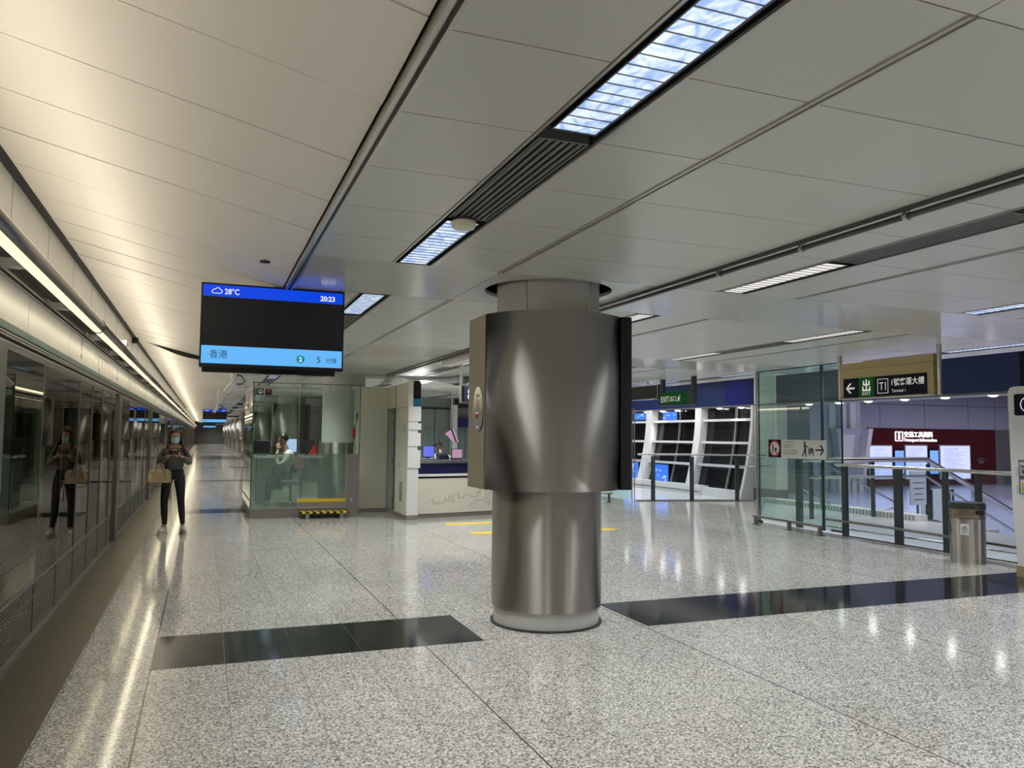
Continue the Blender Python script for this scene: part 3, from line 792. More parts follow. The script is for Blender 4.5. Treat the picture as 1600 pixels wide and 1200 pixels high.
# ================================================================== DEPARTURE SCREENS
CLOUD = [(.0, .0), (.02, -.004), (.085, -.004), (.105, .006), (.108, .024), (.098, .034), (.088, .036), (.080, .052), (.062, .060), (.042, .054), (.032, .042), (.014, .038), (.002, .026), (-.004, .012)]
def screen(x, y, label, small=False):
    t = wthing('departure_screen', label, 'screen', (x, y, 2.3)); W_, H_ = 1.0, .60; x0 = x-W_/2; z1 = 2.625
    b = MB(); b.box(x0, x0+W_, y, y+.07, z1-H_, z1); obj('case', b, 'black', t, bevel=.004)
    b = MB(); b.box(x0+.012, x0+W_-.012, y-.002, y, z1-.585, z1-.012); obj('panel', b, 'scr_black', t)
    b = MB(); b.box(x0+.012, x0+W_-.012, y-.004, y-.002, z1-.097, z1-.014); hd = obj('header_band', b, 'scr_blue', t)
    b = MB(); b.box(x0+.012, x0+W_-.012, y-.004, y-.002, z1-.573, z1-.448); ft = obj('destination_band', b, 'scr_cyan', t)
    b = MB(); b.box(x0+.02, x0+W_-.06, y+.005, y+.06, z1-H_-.035, z1-H_); obj('lower_bar', b, 'black_gloss', t)
    # hanger
    b = MB(); b.box(x+.0, x+.06, y+.06, y+.14, z1-.12, z1+.012); b.box(x-.12, x+.16, y+.07, y+.11, z1-.30, z1-.08); obj('hanger', b, 'black', t)
    yb = y-.0045; k = MB()
    pl = []
    n = len(CLOUD); CL = [(a*.62, b_*.62) for a, b_ in CLOUD]
    for i in range(n):
        pl.append(stroke(CL[i], CL[(i+1) % n], .0045))
    flat('cloud_symbol', pl, '-y', (x0+.072, yb, z1-.072), 'scr_white', hd, .0006)
    text('28°C', '-y', (x0+.155, yb, z1-.078), .098, .042, 'scr_white', hd, extrude=.0006, bold=.01)
    text('20:23', '-y', (x0+.822, yb, z1-.080), .105, .038, 'scr_white', hd, extrude=.0006, bold=.02)
    text('香港', '-y', (x0+.068, yb, z1-.536), .118, .060, 'scr_ink', ft, extrude=.0006)
    flat('platform_badge', [disc(.690, 0, .029, 28)], '-y', (x0, yb, z1-.520), 'scr_teal', ft, .0006)
    text('2', '-y', (x0+.679, yb-.001, z1-.537), .022, .034, 'scr_white', ft, extrude=.0006, bold=.03)
    text('5', '-y', (x0+.805, yb, z1-.540), .028, .045, 'scr_ink', ft, extrude=.0006)
    text('分鐘', '-y', (x0+.868, yb, z1-.540), .082, .040, 'scr_ink', ft, extrude=.0006)
    return t
s1 = screen(.447, 5.92, 'big hanging departure screen nearest the camera, showing 20:23')
s1.location = (.535, 7.05, 2.441); s1.scale = (1.191,)*3
s2 = dup(s1, (.50, 45, 2.441), 0, 'small distant departure screen above the empty platform')
s3 = dup(s1, (.5, 86, 2.441), 0, 'most distant departure screen, a bright sliver below the other')
# cameras on drop poles
def cctv(x, y, ztop, label):
    t = wthing('security_camera', label, 'security camera', (x, y, 2.4)); z = 2.40
    b = MB(); b.cyl((x, y, z+.05), (x, y, ztop), .022, 12); obj('drop_pole', b, 'white', t)
    b = MB(); b.cyl((x, y, z-.02), (x, y, z+.06), .045, 16); b.sphere((x, y, z-.03), .035); obj('swivel', b, 'white', t)
    b = MB(); b.cyl((x+.03, y-.06, z-.05), (x-.09, y+.14, z-.20), .045, 16); obj('body', b, 'white', t)
    b = MB(); b.cyl((x-.09, y+.14, z-.20), (x-.097, y+.15, z-.208), .036, 16); obj('lens', b, 'black_gloss', t)
    b = MB(); b.tube([(x+.03, y, z+.04), (x+.10, y, z+.03), (x+.17, y, z-.05), (x+.12, y, z-.10), (x+.03, y, z-.10)], .010, 8); obj('cable', b, 'rubber', t)
    return t
cctv(.385, 12.5, 2.95, 'white security camera with a looped cable just below the big screen')
c3 = dup(bpy.data.objects['security_camera'], (.36, 26.0, 2.42), 0, 'white security camera on a pole above the small distant screen')

# ================================================================== GLASS BOOTH
BX0, BX1, BY = .83, 2.82, 15.35
t = wthing('glass_booth', 'green-tinted glass staff booth on a low metal plinth, left of centre', 'booth', (1.8, 16.5, 0))
b = MB(); b.prism([(BX0, BY), (BX1, BY), (BX1, 16.5), (2.25, 16.5), (2.25, 18.3), (BX0, 18.3)], 0, .15); b.prism([(BX0-.01, BY-.01), (BX1, BY-.01), (BX1, 16.5), (2.25, 16.5), (2.25, 18.31), (BX0-.01, 18.31)], .15, .172); obj('plinth', b, 'beige2', t)
b = MB(); b.box(BX0+.01, 1.665, BY, BY+.012, 1.19, 2.51); obj('upper_pane', b, 'booth_glass', t)
b = MB(); b.box(2.575, BX1-.01, BY, BY+.012, 1.19, 2.51); obj('end_pane', b, 'booth_glass', t)
b = MB(); b.box(BX0+.01, 1.665, BY, BY+.012, .175, 1.19); obj('lower_pane', b, 'frost_glass', t)
def bands(x0, x1, par):
    b = MB(); z = .34
    while z < 1.18: b.box(x0, x1, BY-.0015, BY-.0005, z, z+.013); z += .036
    o = obj('band_pattern', b, 'green_glass', par); return o
bands(BX0+.015, 1.66, t)
d = MB(); d.box(1.672, 2.565, BY-.004, BY+.008, 1.19, 2.50); door = obj('door', d, 'booth_glass', t)
b = MB(); b.box(1.672, 2.565, BY-.004, BY+.008, .36, 1.19); obj('lower_glass', b, 'frost_glass', door)
b = MB(); z = .40
while z < 1.18: b.box(1.675, 2.56, BY-.006, BY-.0045, z, z+.013); z += .036
obj('band_pattern', b, 'green_glass', door)
b = MB(); b.box(1.672, 2.565, BY-.010, BY+.012, .19, .285); obj('kick_plate', b, 'beige2', door)
b = MB(); b.box(1.672, 2.565, BY-.014, BY+.012, .285, .345); obj('yellow_bar', b, 'yellow', door)
b = MB(); b.box(1.60, 1.78, BY-.03, BY-.005, .91, 1.13); obj('lock_box', b, 'grey_panel', door, bevel=.004)
b = MB(); b.box(1.745, 1.765, BY-.055, BY-.03, .96, 1.06); obj('handle', b, 'steel', door)
b = MB(); b.box(2.37, 2.53, BY-.02, BY-.005, .37, .44); obj('floor_closer', b, 'grey_panel', door)
b = MB(); b.box(2.575, BX1, BY-.012, BY+.03, .172, 1.19); obj('grey_panel', b, 'grey_panel', t)
b = MB(); b.cyl((2.67, BY-.014, .31), (2.67, BY-.022, .31), .035, 20); b.cyl((.99, BY-.002, .27), (.99, BY-.02, .27), .025, 16); b.cyl((1.54, BY-.002, .28), (1.54, BY-.02, .28), .025, 16)
b.cyl((1.65, BY-.006, .80), (1.65, BY-.014, .80), .02, 12); obj('disc_fixings', b, 'steel', t)
b = MB()
for x in (1.0, 1.55, 1.72, 2.5, 2.70): b.box(x-.035, x+.035, BY-.014, BY+.02, 2.43, 2.50)
obj('patch_fittings', b, 'trim_metal', t)
b = MB(); b.box(BX0-.006, BX0+.012, BY, 18.3, .175, 2.51); obj('side_pane', b, 'booth_glass', t)
b = MB(); b.box(BX1-.012, BX1, BY+.03, 16.0, 1.19, 2.51); obj('right_pane', b, 'booth_glass', t)
b = MB(); b.box(BX0, 2.25, 18.288, 18.3, .175, 2.51); obj('rear_pane', b, 'booth_glass', t)
b = MB()
b.box(BX0-.006, BX0+.010, BY-.008, BY+.0, .175, 2.515); b.box(BX0-.006, BX1, BY-.006, BY+.014, 2.508, 2.52); b.box(BX1-.012, BX1, BY-.004, BY+.012, 1.19, 2.515)
b.box(BX0-.008, BX0+.014, BY, 18.3, 2.508, 2.52)
obj('glass_edges', b, 'edge_glass', t)
b = MB(); b.box(1.664, 1.673, BY-.006, BY+.014, .18, 2.505); b.box(2.564, 2.576, BY-.006, BY+.014, .18, 2.505); obj('pane_joints', b, 'trim_metal', t)
b = MB()
for k in range(12): b.box(BX0-.012, BX0-.004, BY+.25+k*.23, BY+.29+k*.23, .30, .34)
obj('black_dots', b, 'black', t)
# notices on the glass
def notice(name, x0, x1, z0, z1, mats, label, cat='sticker', y=BY-.003, grp=None, extra=None):
    b = MB(); b.box(x0, x1, y-.0015, y, z0, z1); o = obj(name, b, mats); tag(o, label, cat, grp)
    if extra: extra(o, x0, x1, z0, z1, y-.0016)
    return o
def ex_no(o, x0, x1, z0, z1, y):
    cx, cz = (x0+x1)/2, (z0+z1)/2; flat('pale_disc', [disc(0, 0, .042)], '-y', (cx, y, cz), 'white', o, .0006); flat('prohibition_mark', [rect(-.026, .026, -.006, .006), rect(-.016, .02, .006, .022)], '-y', (cx, y-.0007, cz), 'black', o, .0006)
def ex_red(o, x0, x1, z0, z1, y):
    cx, cz = (x0+x1)/2, (z0+z1)/2; flat('red_symbol', [disc(0, .018, .026, 20, .032)], '-y', (cx, y, cz), 'red', o, .0006)
notice('warning_sticker', .895, 1.01, 2.285, 2.40, 'black', 'square black sticker with a pale round symbol on the booth glass', extra=ex_no)
notice('warning_sticker', 1.035, 1.155, 2.28, 2.395, 'black', 'square black sticker with a red symbol on the booth glass', extra=ex_red)
notice('note', .865, .945, 2.165, 2.265, 'scr_pale', 'pale turquoise note below the stickers on the booth glass', 'note') if False else None
mt['turq'] = M('turquoise_paper', (.30, .58, .56), .5)
notice('note', .865, .95, 2.165, 2.265, 'turq', 'pale turquoise note below the stickers on the booth glass', 'note')
# step in front of the booth door
t = wthing('step_board', 'black and yellow striped step board in front of the booth door', 'step', (2.14, 15.2, 0))
b = MB(); b.box(1.70, 2.58, 15.02, 15.325, .095, .125); obj('board', b, 'black', t)
b = MB()
for k in range(7):
    x = 1.72 + k*.125; b.add([(x, 15.018, .093), (x+.065, 15.018, .093), (x+.085, 15.018, .127), (x+.02, 15.018, .127), (x, 15.016, .093), (x+.065, 15.016, .093), (x+.085, 15.016, .127), (x+.02, 15.016, .127)], [(0,1,2,3),(4,7,6,5),(0,4,5,1),(1,5,6,2),(2,6,7,3),(3,7,4,0)])
    b.box(x, x+.065, 15.03, 15.31, .125, .1265)
obj('hazard_stripes', b, 'yellow', t)
for x in (1.83, 2.45):
    b = MB(); b.box(x-.035, x+.035, 15.04, 15.10, 0, .095); obj('leg', b, 'steel', t)
# inside the booth
t = wthing('desk', 'pale desk inside the glass booth behind the banded glass', 'desk', (1.7, 16.6, .15))
b = MB(); b.box(.95, 2.25, 16.30, 17.0, 1.08, 1.12); obj('top', b, 'white', t)
b = MB(); b.box(1.0, 1.22, 16.35, 16.9, .15, 1.08); b.box(1.32, 1.5, 16.4, 16.9, .45, 1.08); obj('pedestal', b, 'grey_green', t)
for x in (1.85, 2.2):
    b = MB(); b.box(x-.02, x+.02, 16.4, 16.44, .15, 1.08); obj('leg', b, 'steel', t)
def monitor(x0, x1, y, z0, z1, lit, label, back=True, rz=0, zb=1.12):
    t = wthing('monitor', label, 'monitor', ((x0+x1)/2, y, zb))
    b = MB(); b.box(x0, x1, y, y+.035, z0, z1); obj('case', b, 'black', t, bevel=.004)
    if lit:
        b = MB(); b.box(x0+.012, x1-.012, y-.003, y, z0+.015, z1-.012); obj('display', b, lit, t)
    b = MB(); cx = (x0+x1)/2; b.box(cx-.02, cx+.02, y+.03, y+.06, zb, (z0+z1)/2); b.box(cx-.09, cx+.09, y-.04, y+.12, zb, zb+.012); obj('stand', b, 'black', t)
    return t
monitor(.92, 1.24, 16.5, 1.16, 1.42, None, 'black computer monitor seen from behind at the left end of the booth desk')
monitor(1.56, 1.79, 16.72, 1.18, 1.47, 'pc_pale', 'computer monitor with a pale lit screen behind the seated man')
monitor(1.83, 2.12, 16.55, 1.18, 1.45, None, 'black computer monitor right of the pale lit screen')
t = wthing('telephone', 'red object standing on the desk by the booth door', 'telephone', (2.06, 16.45, 1.12))
b = MB(); b.prism([(2.00, 1.12), (2.14, 1.12), (2.13, 1.26), (2.09, 1.34), (2.05, 1.25), (2.0, 1.18)], 16.40, 16.50, 'y'); obj('body', b, 'red', t, bevel=.004)
b = MB(); b.cyl((2.19, 16.45, 1.12), (2.19, 16.45, 1.38), .032, 18); b.cyl((2.19, 16.45, 1.38), (2.19, 16.45, 1.45), .026, 18)
tag(obj('water_bottle', b, 'steel'), 'silver water bottle beside the red telephone in the booth', 'bottle')
b = MB(); b.box(2.70, 2.735, 16.02, 16.05, 1.0, 1.2)
t = wthing('wall_handset', 'red handset hanging with its black cord on the booth side glass', 'handset', (2.72, 15.38, 1.7))
b = MB(); b.box(2.68, 2.74, 15.375, 15.41, 1.50, 1.68); b.box(2.705, 2.725, 15.366, 15.378, 1.44, 1.74); obj('body', b, 'red', t, bevel=.008)
b = MB(); b.tube([(2.76, 15.38, 1.98), (2.765, 15.39, 1.86), (2.72, 15.39, 1.70), (2.70, 15.39, 1.48), (2.74, 15.39, 1.28), (2.73, 15.39, 1.2)], .006, 8); b.box(2.745, 2.775, 15.37, 15.39, 1.86, 1.98); obj('cord', b, 'rubber', t)
t = wthing('office_chair', 'grey swivel chair behind the banded booth glass', 'chair', (1.60, 16.1, .15))
b = MB(); b.box(1.42, 1.80, 15.80, 16.18, .58, .66); obj('seat', b, 'chair', t, bevel=.03)
b = MB(); b.box(1.76, 1.82, 15.80, 16.16, .68, 1.06); obj('backrest', b, 'chair', t, bevel=.03)
b = MB(); b.cyl((1.61, 16.0, .2), (1.61, 16.0, .58), .025, 12); obj('gas_column', b, 'steel_dark', t)
b = MB()
for k in range(5): q = 2*PI*k/5; b.tube([(1.61, 16, .22), (1.61+.24*math.cos(q), 16+.24*math.sin(q), .19)], .018, 8); b.sphere((1.61+.24*math.cos(q), 16+.24*math.sin(q), .178), .028, n=10, k=6)
obj('foot_star', b, 'black', t)

# ---- beige service block between booth and counter
b = MB(); b.box(2.83, 3.52, 16.0, 16.08, .08, 2.53); struct('wall_service_front', b, 'beige')
b = MB(); b.box(2.83, 3.54, 15.99, 16.08, 0, .08); b.box(3.505, 3.72, 14.36, 16.0, 0, .08); struct('baseboard_service', b, 'beige2')
b = MB(); b.box(3.52, 3.70, 14.38, 16.95, .08, 2.55); b.box(3.52, 3.7, 16.95, 17.6, .08, 2.55); struct('wall_service_side', b, 'beige')
b = MB(); b.box(3.512, 3.52, 15.35, 15.356, .1, 2.5); b.box(3.512, 3.52, 14.4, 15.35, 2.08, 2.085); b.box(3.51, 3.52, 15.352, 15.36, .1, 2.52); b.box(2.83, 3.5, 15.992, 16.0, 2.50, 2.505); struct('trim_17', b, 'vent')
t = wthing('service_door', 'narrow beige door with side hinges in the beige service block', 'door', (3.51, 15.7, 0))
b = MB(); b.box(3.500, 3.519, 15.42, 15.98, .09, 2.06); obj('leaf', b, 'grey_green', t)
b = MB(); b.box(3.495, 3.519, 15.40, 15.42, .09, 2.09); b.box(3.495, 3.519, 15.98, 16.0, .09, 2.09); b.box(3.495, 3.519, 15.40, 16.0, 2.06, 2.09); obj('frame', b, 'vent', t)
for z in (.3, 1.05, 1.8):
    b = MB(); b.cyl((3.49, 15.44, z-.05), (3.49, 15.44, z+.05), .01, 8); obj('hinge', b, 'steel_dark', t)
b = MB(); b.box(3.46, 3.50, 15.44, 15.75, 1.98, 2.02); obj('door_closer', b, 'steel_dark', t)
t = wthing('air_grille', 'small slotted air grille low on the beige side wall', 'grille', (3.51, 14.85, .45))
b = MB()
for k in range(8): b.box(3.512, 3.519, 14.72, 14.92, .32+k*.045, .345+k*.045)
obj('slots', b, 'vent', t)
b = MB(); b.box(3.517, 3.5195, 14.70, 14.94, .30, .69); obj('plate', b, 'beige', t)
b = MB(); b.box(3.515, 3.5195, 14.62, 14.645, 1.62, 1.76); tag(obj('name_plate', b, 'vent'), 'tiny dark strip plate high on the beige side wall', 'plate')
b = MB(); b.cyl((3.518, 14.98, .97), (3.508, 14.98, .97), .012, 12); tag(obj('lock_cylinder', b, 'dark'), 'tiny round dark lock on the beige side wall', 'lock')
# ---- stacked white end pillar
t = wthing('stacked_pillar', 'white pillar of staggered blocks with a navy top, at the counter end', 'pillar', (3.62, 14.37, 0))
b = MB(); b.box(3.505, 3.72, 14.30, 14.375, .0, .09); obj('foot', b, 'beige2', t)
zz = [(.09, .93, 0), (.93, .955, -.02), (.955, 1.28, .03), (1.28, 1.36, -.02), (1.36, 1.60, .03), (1.60, 1.66, -.02), (1.66, 1.78, .035), (1.78, 1.82, -.02), (1.82, 2.09, .03)]
b = MB()
for z0, z1, e in zz: b.box(3.53-.02, 3.72+e, 14.30-max(e, 0)*.5, 14.375, z0, z1)
obj('white_blocks', b, 'white', t)
b = MB(); b.box(3.60, 3.745, 14.30, 14.375, 2.09, 2.24); obj('teal_block', b, 'teal', t)
b = MB(); b.box(3.60, 3.745, 14.30, 14.375, 2.24, 2.57); obj('navy_block', b, 'black_gloss', t)
b = MB(); b.box(3.505, 3.60, 14.30, 14.375, 2.09, 2.57); obj('beige_block', b, 'beige', t)

# ---- service counter
CPTS = []
for i in range(13):
    s_ = i/12; CPTS.append((3.74+3.6*s_, 14.52+1.0*s_+.25*math.sin(s_*PI)*-.55+.12*s_*s_))
def counter_layer(z0, z1, off, depth=.45):
    b = MB(); pts = [(x+off*.28, y-off) for x, y in CPTS] + [(x-.0, y+depth) for x, y in reversed(CPTS)]
    b.prism(pts, z0, z1); return b
t = wthing('service_counter', 'curved service counter, cream front with a skyline drawing and navy band', 'counter', (5, 15, 0))
obj('base', counter_layer(0, .085, -.02), 'beige2', t)
fr = obj('front', counter_layer(.085, .745, 0), 'beige', t)
obj('shadow_gap', counter_layer(.745, .785, -.02), 'black', t)
obj('white_ledge', counter_layer(.785, .83, .03), 'white', t)
obj('navy_band', counter_layer(.83, 1.03, -.01), 'navy', t)
obj('counter_top', counter_layer(1.03, 1.085, .02), 'steel', t)
# skyline drawn as thin lines on the curved front
SKY = [[(.32,.42),(.40,.43),(.42,.24),(.52,.25),(.52,.33),(.58,.33),(.60,.26),(.68,.30),(.75,.28),(.82,.45),(.90,.33),(.94,.33),(.94,.50),(1.02,.55),(1.02,.30),(1.10,.30),(1.12,.58),(1.26,.58),(1.26,.42),(1.42,.44),(1.52,.55),(1.66,.54),(1.70,.46),(1.92,.46),(1.92,.60),(2.02,.60),(2.04,.78),(2.04,.62)],
       [(1.66,.14),(1.72,.22),(1.80,.20),(1.84,.30),(1.95,.36),(2.05,.30),(2.16,.34),(2.2,.24),(2.3,.22),(2.36,.30),(2.42,.18),(2.30,.16)],
       [(2.04,.62),(2.04,.88),(2.24,.88),(2.24,.35),(2.40,.60),(2.52,.60),(2.52,.30),(2.62,.58),(2.75,.62),(2.75,.2),(2.9,.66),(3.1,.62),(3.1,.3)]]
def on_front(s_, z):
    s_ = max(0, min(.9999, s_/3.6)); k = s_*12; i = int(k); f_ = k-i
    return (CPTS[i][0]*(1-f_)+CPTS[i+1][0]*f_, CPTS[i][1]*(1-f_)+CPTS[i+1][1]*f_-.001, z)
b = MB()
for line in SKY:
    for (a, z), (c, z2) in zip(line, line[1:]):
        p, q = on_front(a*.62+.1, z*.55+.12), on_front(c*.62+.1, z2*.55+.12)
        b.cyl(p, q, .0035, 4)
obj('skyline_drawing', b, 'steel_dark', fr)
b = MB(); b.prism([(CPTS[i][0]+.03, CPTS[i][1]+.05) for i in range(13)]+[(CPTS[i][0]+.03, CPTS[i][1]+.058) for i in reversed(range(13))], 1.085, 1.69)
obj('glass_screen', b, 'clear_glass', t)
b = MB()
for i in (1.5, 4.7, 8): p = on_front(i*.3, 0); b.box(p[0]-.015, p[0]+.015, p[1]+.04, p[1]+.07, 1.085, 1.70)
obj('screen_posts', b, 'steel_dark', t)
# things on and behind the counter
t = wthing('back_desk', 'grey work desk behind the service counter', 'desk', (5, 16, 0))
b = MB(); b.box(3.75, 6.2, 15.60, 16.10, .80, .84); obj('top', b, 'grey_panel', t)
b = MB(); b.box(3.75, 6.2, 16.06, 16.10, .0, .80); obj('panel', b, 'navy', t)
monitor(3.98, 4.22, 15.0, 1.13, 1.36, 'pc_blue', 'monitor with a violet-blue screen at the left end of the counter', zb=1.085)
monitor(4.60, 4.83, 15.10, 1.10, 1.30, 'pink', 'small upright screen with a pink picture on the counter', zb=1.085)
b = MB(); b.box(3.86, 4.22, 14.78, 14.92, 1.085, 1.115); tag(obj('keyboard', b, 'grey_panel', bevel=.003), 'grey keyboard in front of the violet-blue monitor', 'keyboard')
b = MB(); b.box(3.76, 3.90, 15.0, 15.2, 1.085, 1.19); tag(obj('desk_phone', b, 'black', bevel=.01), 'small black box beside the white pillar on the counter', 'box')
t = wthing('reflection_board', 'tilted pink and white board behind the counter, added for a screen reflection', 'board', (6.7, 22, 1.5))
b = MB(); b.prism([(6.50, 1.62), (6.74, 1.76), (6.92, 1.38), (6.76, 1.36)], 22.0, 22.04, 'y'); obj('panel', b, 'pink', t)  # glowing board modelled in place of a tilted screen reflection
b = MB(); b.prism([(6.66, 1.75), (6.70, 1.76), (6.86, 1.37), (6.82, 1.36)], 21.99, 22.0, 'y'); obj('dark_band', b, 'navy', t)
b = MB(); b.cyl((6.72, 22.05, 1.7), (6.72, 22.05, CH), .02, 8); obj('hanger', b, 'steel', t)

# ---- hanging sign half hidden behind the column casing
t = wthing('hanging_sign', 'black hanging sign half hidden behind the left side of the column casing', 'sign', (4.7, 13, 2.3))
b = MB(); b.box(4.17, 5.4, 13.0, 13.10, 2.15, 2.42); obj('board', b, 'sign_dark', t)
b = MB(); b.cyl((4.13, 13.05, 2.12), (4.13, 13.05, CH), .03, 14); b.box(4.13, 5.44, 13.01, 13.09, 2.42, 2.45); b.box(4.13, 5.44, 13.01, 13.09, 2.12, 2.15); obj('frame', b, 'steel', t)
text('8', '-y', (4.235, 12.997, 2.18), .09, .20, 'sign_white', t)
# white duct beside the track
b = MB(); b.box(3.64, 3.80, 10.5, 12.6, 2.70, CH-.004); tag(obj('lighting_trunk', b, 'white', bevel=.005), 'white boxed trunk under the ceiling left of the column casing', 'trunk')
# loose protective sheet hung over the counter area
b = MB(); nx, ny = 28, 10; vs = []
for j in range(ny+1):
    for i in range(nx+1):
        x = 3.55+3.4*i/nx; y = 15.9+1.2*j/ny
        vs.append((x, y, 2.70+.045*math.sin(i*.9+j*.5)+.035*math.sin(i*.37+1.3)+.02*math.sin(j*1.7+i*.2)-.05*abs(math.sin(i*.45))))
fs = [(j*(nx+1)+i, j*(nx+1)+i+1, (j+1)*(nx+1)+i+1, (j+1)*(nx+1)+i) for j in range(ny) for i in range(nx)]
b.add(vs, fs, True); o = obj('protective_sheet', b, 'white'); so = o.modifiers.new('t', 'SOLIDIFY'); so.thickness = .004
tag(o, 'crumpled white sheet hung under the ceiling above the counter', 'sheet')

# ---- back wall behind the counters
b = MB(); b.box(3.6, 10.2, 26, 26.2, 0, CH); struct('wall_rear', b, 'grey_green')
b = MB()
for k in range(9): b.box(4.0+k*.55, 4.012+k*.55, 25.985, 26, 0, 2.45)
b.box(3.6, 7.9, 25.96, 26, 2.45, 2.50); struct('trim_18', b, 'dark')
b = MB(); b.box(7.84, 8.02, 25.7, 25.98, 0, 2.6); struct('trim_19', b, 'wall_white')
b = MB(); b.box(8.02, 9.6, 25.75, 25.98, 1.84, 2.16); tag(obj('blue_sign_band', b, 'blue_deep'), 'plain royal blue band sign on the rear wall behind the counter', 'sign')
b = MB(); b.box(8.02, 9.9, 25.72, 25.98, 2.5, 2.82); struct('trim_20', b, 'black')

# ---- yellow floor markers
def marker(x, y, wx, wy, arrow, label):
    b = MB()
    if arrow: b.prism([(x, y), (x+wx*.7, y), (x+wx, y+wy/2), (x+wx*.7, y+wy), (x, y+wy)], .0005, .0025)
    else: b.box(x, x+wx, y, y+wy, .0005, .0025)
    o = obj('floor_marker', b, 'yellow'); tag(o, label, 'floor marker')
    if arrow:
        c = (x+wx*.45, y+wy/2); b = MB(); b.prism([(c[0]-.10, c[1]-.09), (c[0]+.0, c[1]-.02), (c[0]+.12, c[1]-.07), (c[0]+.05, c[1]+.07), (c[0]-.04, c[1]+.04)], .0027, .0032); obj('footprint_symbol', b, 'black', o)
mt['yellow'] = mt['yellow']
marker(4.03, 13.35, 1.3, .28, False, 'plain yellow strip on the floor, nearest the counter front')
marker(4.05, 11.98, .9, .28, True, 'yellow floor strip with a dark mark, just left of the column')
marker(5.75, 11.85, .95, .28, True, 'yellow arrow strip on the floor right of the column')

# ================================================================== RIGHT: glass screens, railings, hall
XR = 9.75
t = wthing('glass_screen', 'tall green-tinted glass screen up to the ceiling beside the trolley notice', 'glass screen', (XR, 11.3, 0))
b = MB(); b.box(XR, XR+.016, 10.56, 12.20, .05, CH-.01); obj('large_pane', b, 'green_glass', t)
b = MB(); b.box(XR, XR+.016, 10.14, 10.53, .05, CH-.01); obj('narrow_pane', b, 'green_glass', t)
b = MB(); b.box(XR, XR+.40, 12.22, 12.235, .05, CH-.01); obj('return_pane', b, 'clear_glass', t)
b = MB()
for y in (10.12, 10.545, 10.575, 12.20): b.box(XR-.006, XR+.020, y-.008, y+.008, .03, CH-.005)
b.box(XR-.006, XR+.02, 10.12, 12.22, CH-.02, CH-.004)
obj('dark_edges', b, 'edge_glass', t)
b = MB(); b.cyl((XR, 12.26, 0), (XR, 12.26, CH-.002), .018, 12); obj('chrome_edge', b, 'steel', t)
b = MB(); b.box(XR+.10, XR+.16, 11.22, 11.34, 0, 1.28); obj('inner_post', b, 'post', t)
b = MB(); b.box(XR-.03, XR+.04, 12.15, 12.27, 0, .035); b.cyl((XR+.02, 10.40, .055), (XR+.02, 10.1, .055), .02, 10); obj('floor_clamp', b, 'rubber', t)
# trolley notice on the glass
t = wthing('trolley_notice', 'cream baggage trolley notice with black walking figure and arrow, on the glass', 'sign', (XR-.01, 11.2, 1.38))
b = MB(); b.box(XR-.022, XR-.004, 10.46, 11.56, 1.215, 1.545); pn = obj('cream_panel', b, 'paper', t)
b = MB(); b.box(XR-.024, XR-.004, 11.56, 11.90, 1.225, 1.545); pb = obj('black_panel', b, 'sign_dark', t)
XF = XR-.0245
flat('red_ring', annulus(0, 0, .118, .145), '-x', (XF, 11.73, 1.385), 'red', pb, .001)
flat('pale_disc', [disc(0, 0, .118)], '-x', (XF, 11.73, 1.385), 'paper', pb, .0008)
flat('trolley_pictogram', [disc(-.05, .065, .016), rect(-.065, -.035, -.01, .05), stroke((-.05, -.01), (-.075, -.075), .016), stroke((-.045, -.01), (-.03, -.075), .016), stroke((-.05, .03), (.0, .005), .012),
     rect(.0, .055, -.05, .01), stroke((-.01, -.075), (.075, -.075), .012), stroke((.02, -.06), (.08, -.10), .01)], '-x', (XF-.001, 11.73, 1.385), 'ink', pb, .0008)
text('行李手推車安全', '-x', (XF+.002, 11.51, 1.497), .28, .026, 'ink', pn, 'heading', extrude=.0006)
text('Baggage trolley safety', '-x', (XF+.002, 11.51, 1.352), .34, .022, 'ink', pn, 'heading', extrude=.0006, bold=.02)
flat('small_print', [rect(0, .32, .10, .108), rect(0, .20, .075, .083), rect(0, .28, .050, .058), rect(0, .37, -.035, -.028), rect(0, .37, -.055, -.048), rect(0, .33, -.075, -.068)], '-x', (XF+.002, 11.51, 1.36), 'vent', pn, .0006)
flat('walking_figure', [disc(.045, .125, .022), [(.02, .10), (.065, .10), (.075, .0), (.03, .0)], [(.035, .01), (.072, .01), (.085, -.12), (.06, -.12)], [(.03, .01), (.06, .01), (.0, -.115), (-.025, -.11)], stroke((.055, .08), (.13, .045), .017)], '-x', (XF+.002, 11.00, 1.375), 'ink', pn, .0008)
flat('trolley', [rect(.13, .145, -.075, .04), rect(.145, .265, -.065, -.05), disc(.165, -.09, .014), disc(.25, -.09, .014)], '-x', (XF+.002, 11.00, 1.375), 'ink', pn, .0008)
flat('luggage', [rect(.15, .26, -.045, .025)], '-x', (XF+.002, 11.00, 1.375), 'vent', pn, .0006)
flat('suitcase', [rect(.19, .22, -.03, .035)], '-x', (XF+.0012, 11.00, 1.375), 'ink', pn, .0006)
flat('arrow', [rect(0, .17, -.014, .014), [(.10, .085), (.14, .085), (.205, 0), (.165, 0)], [(.10, -.085), (.14, -.085), (.205, 0), (.165, 0)]], '-x', (XF+.002, 10.70, 1.375), 'ink', pn, .0008)
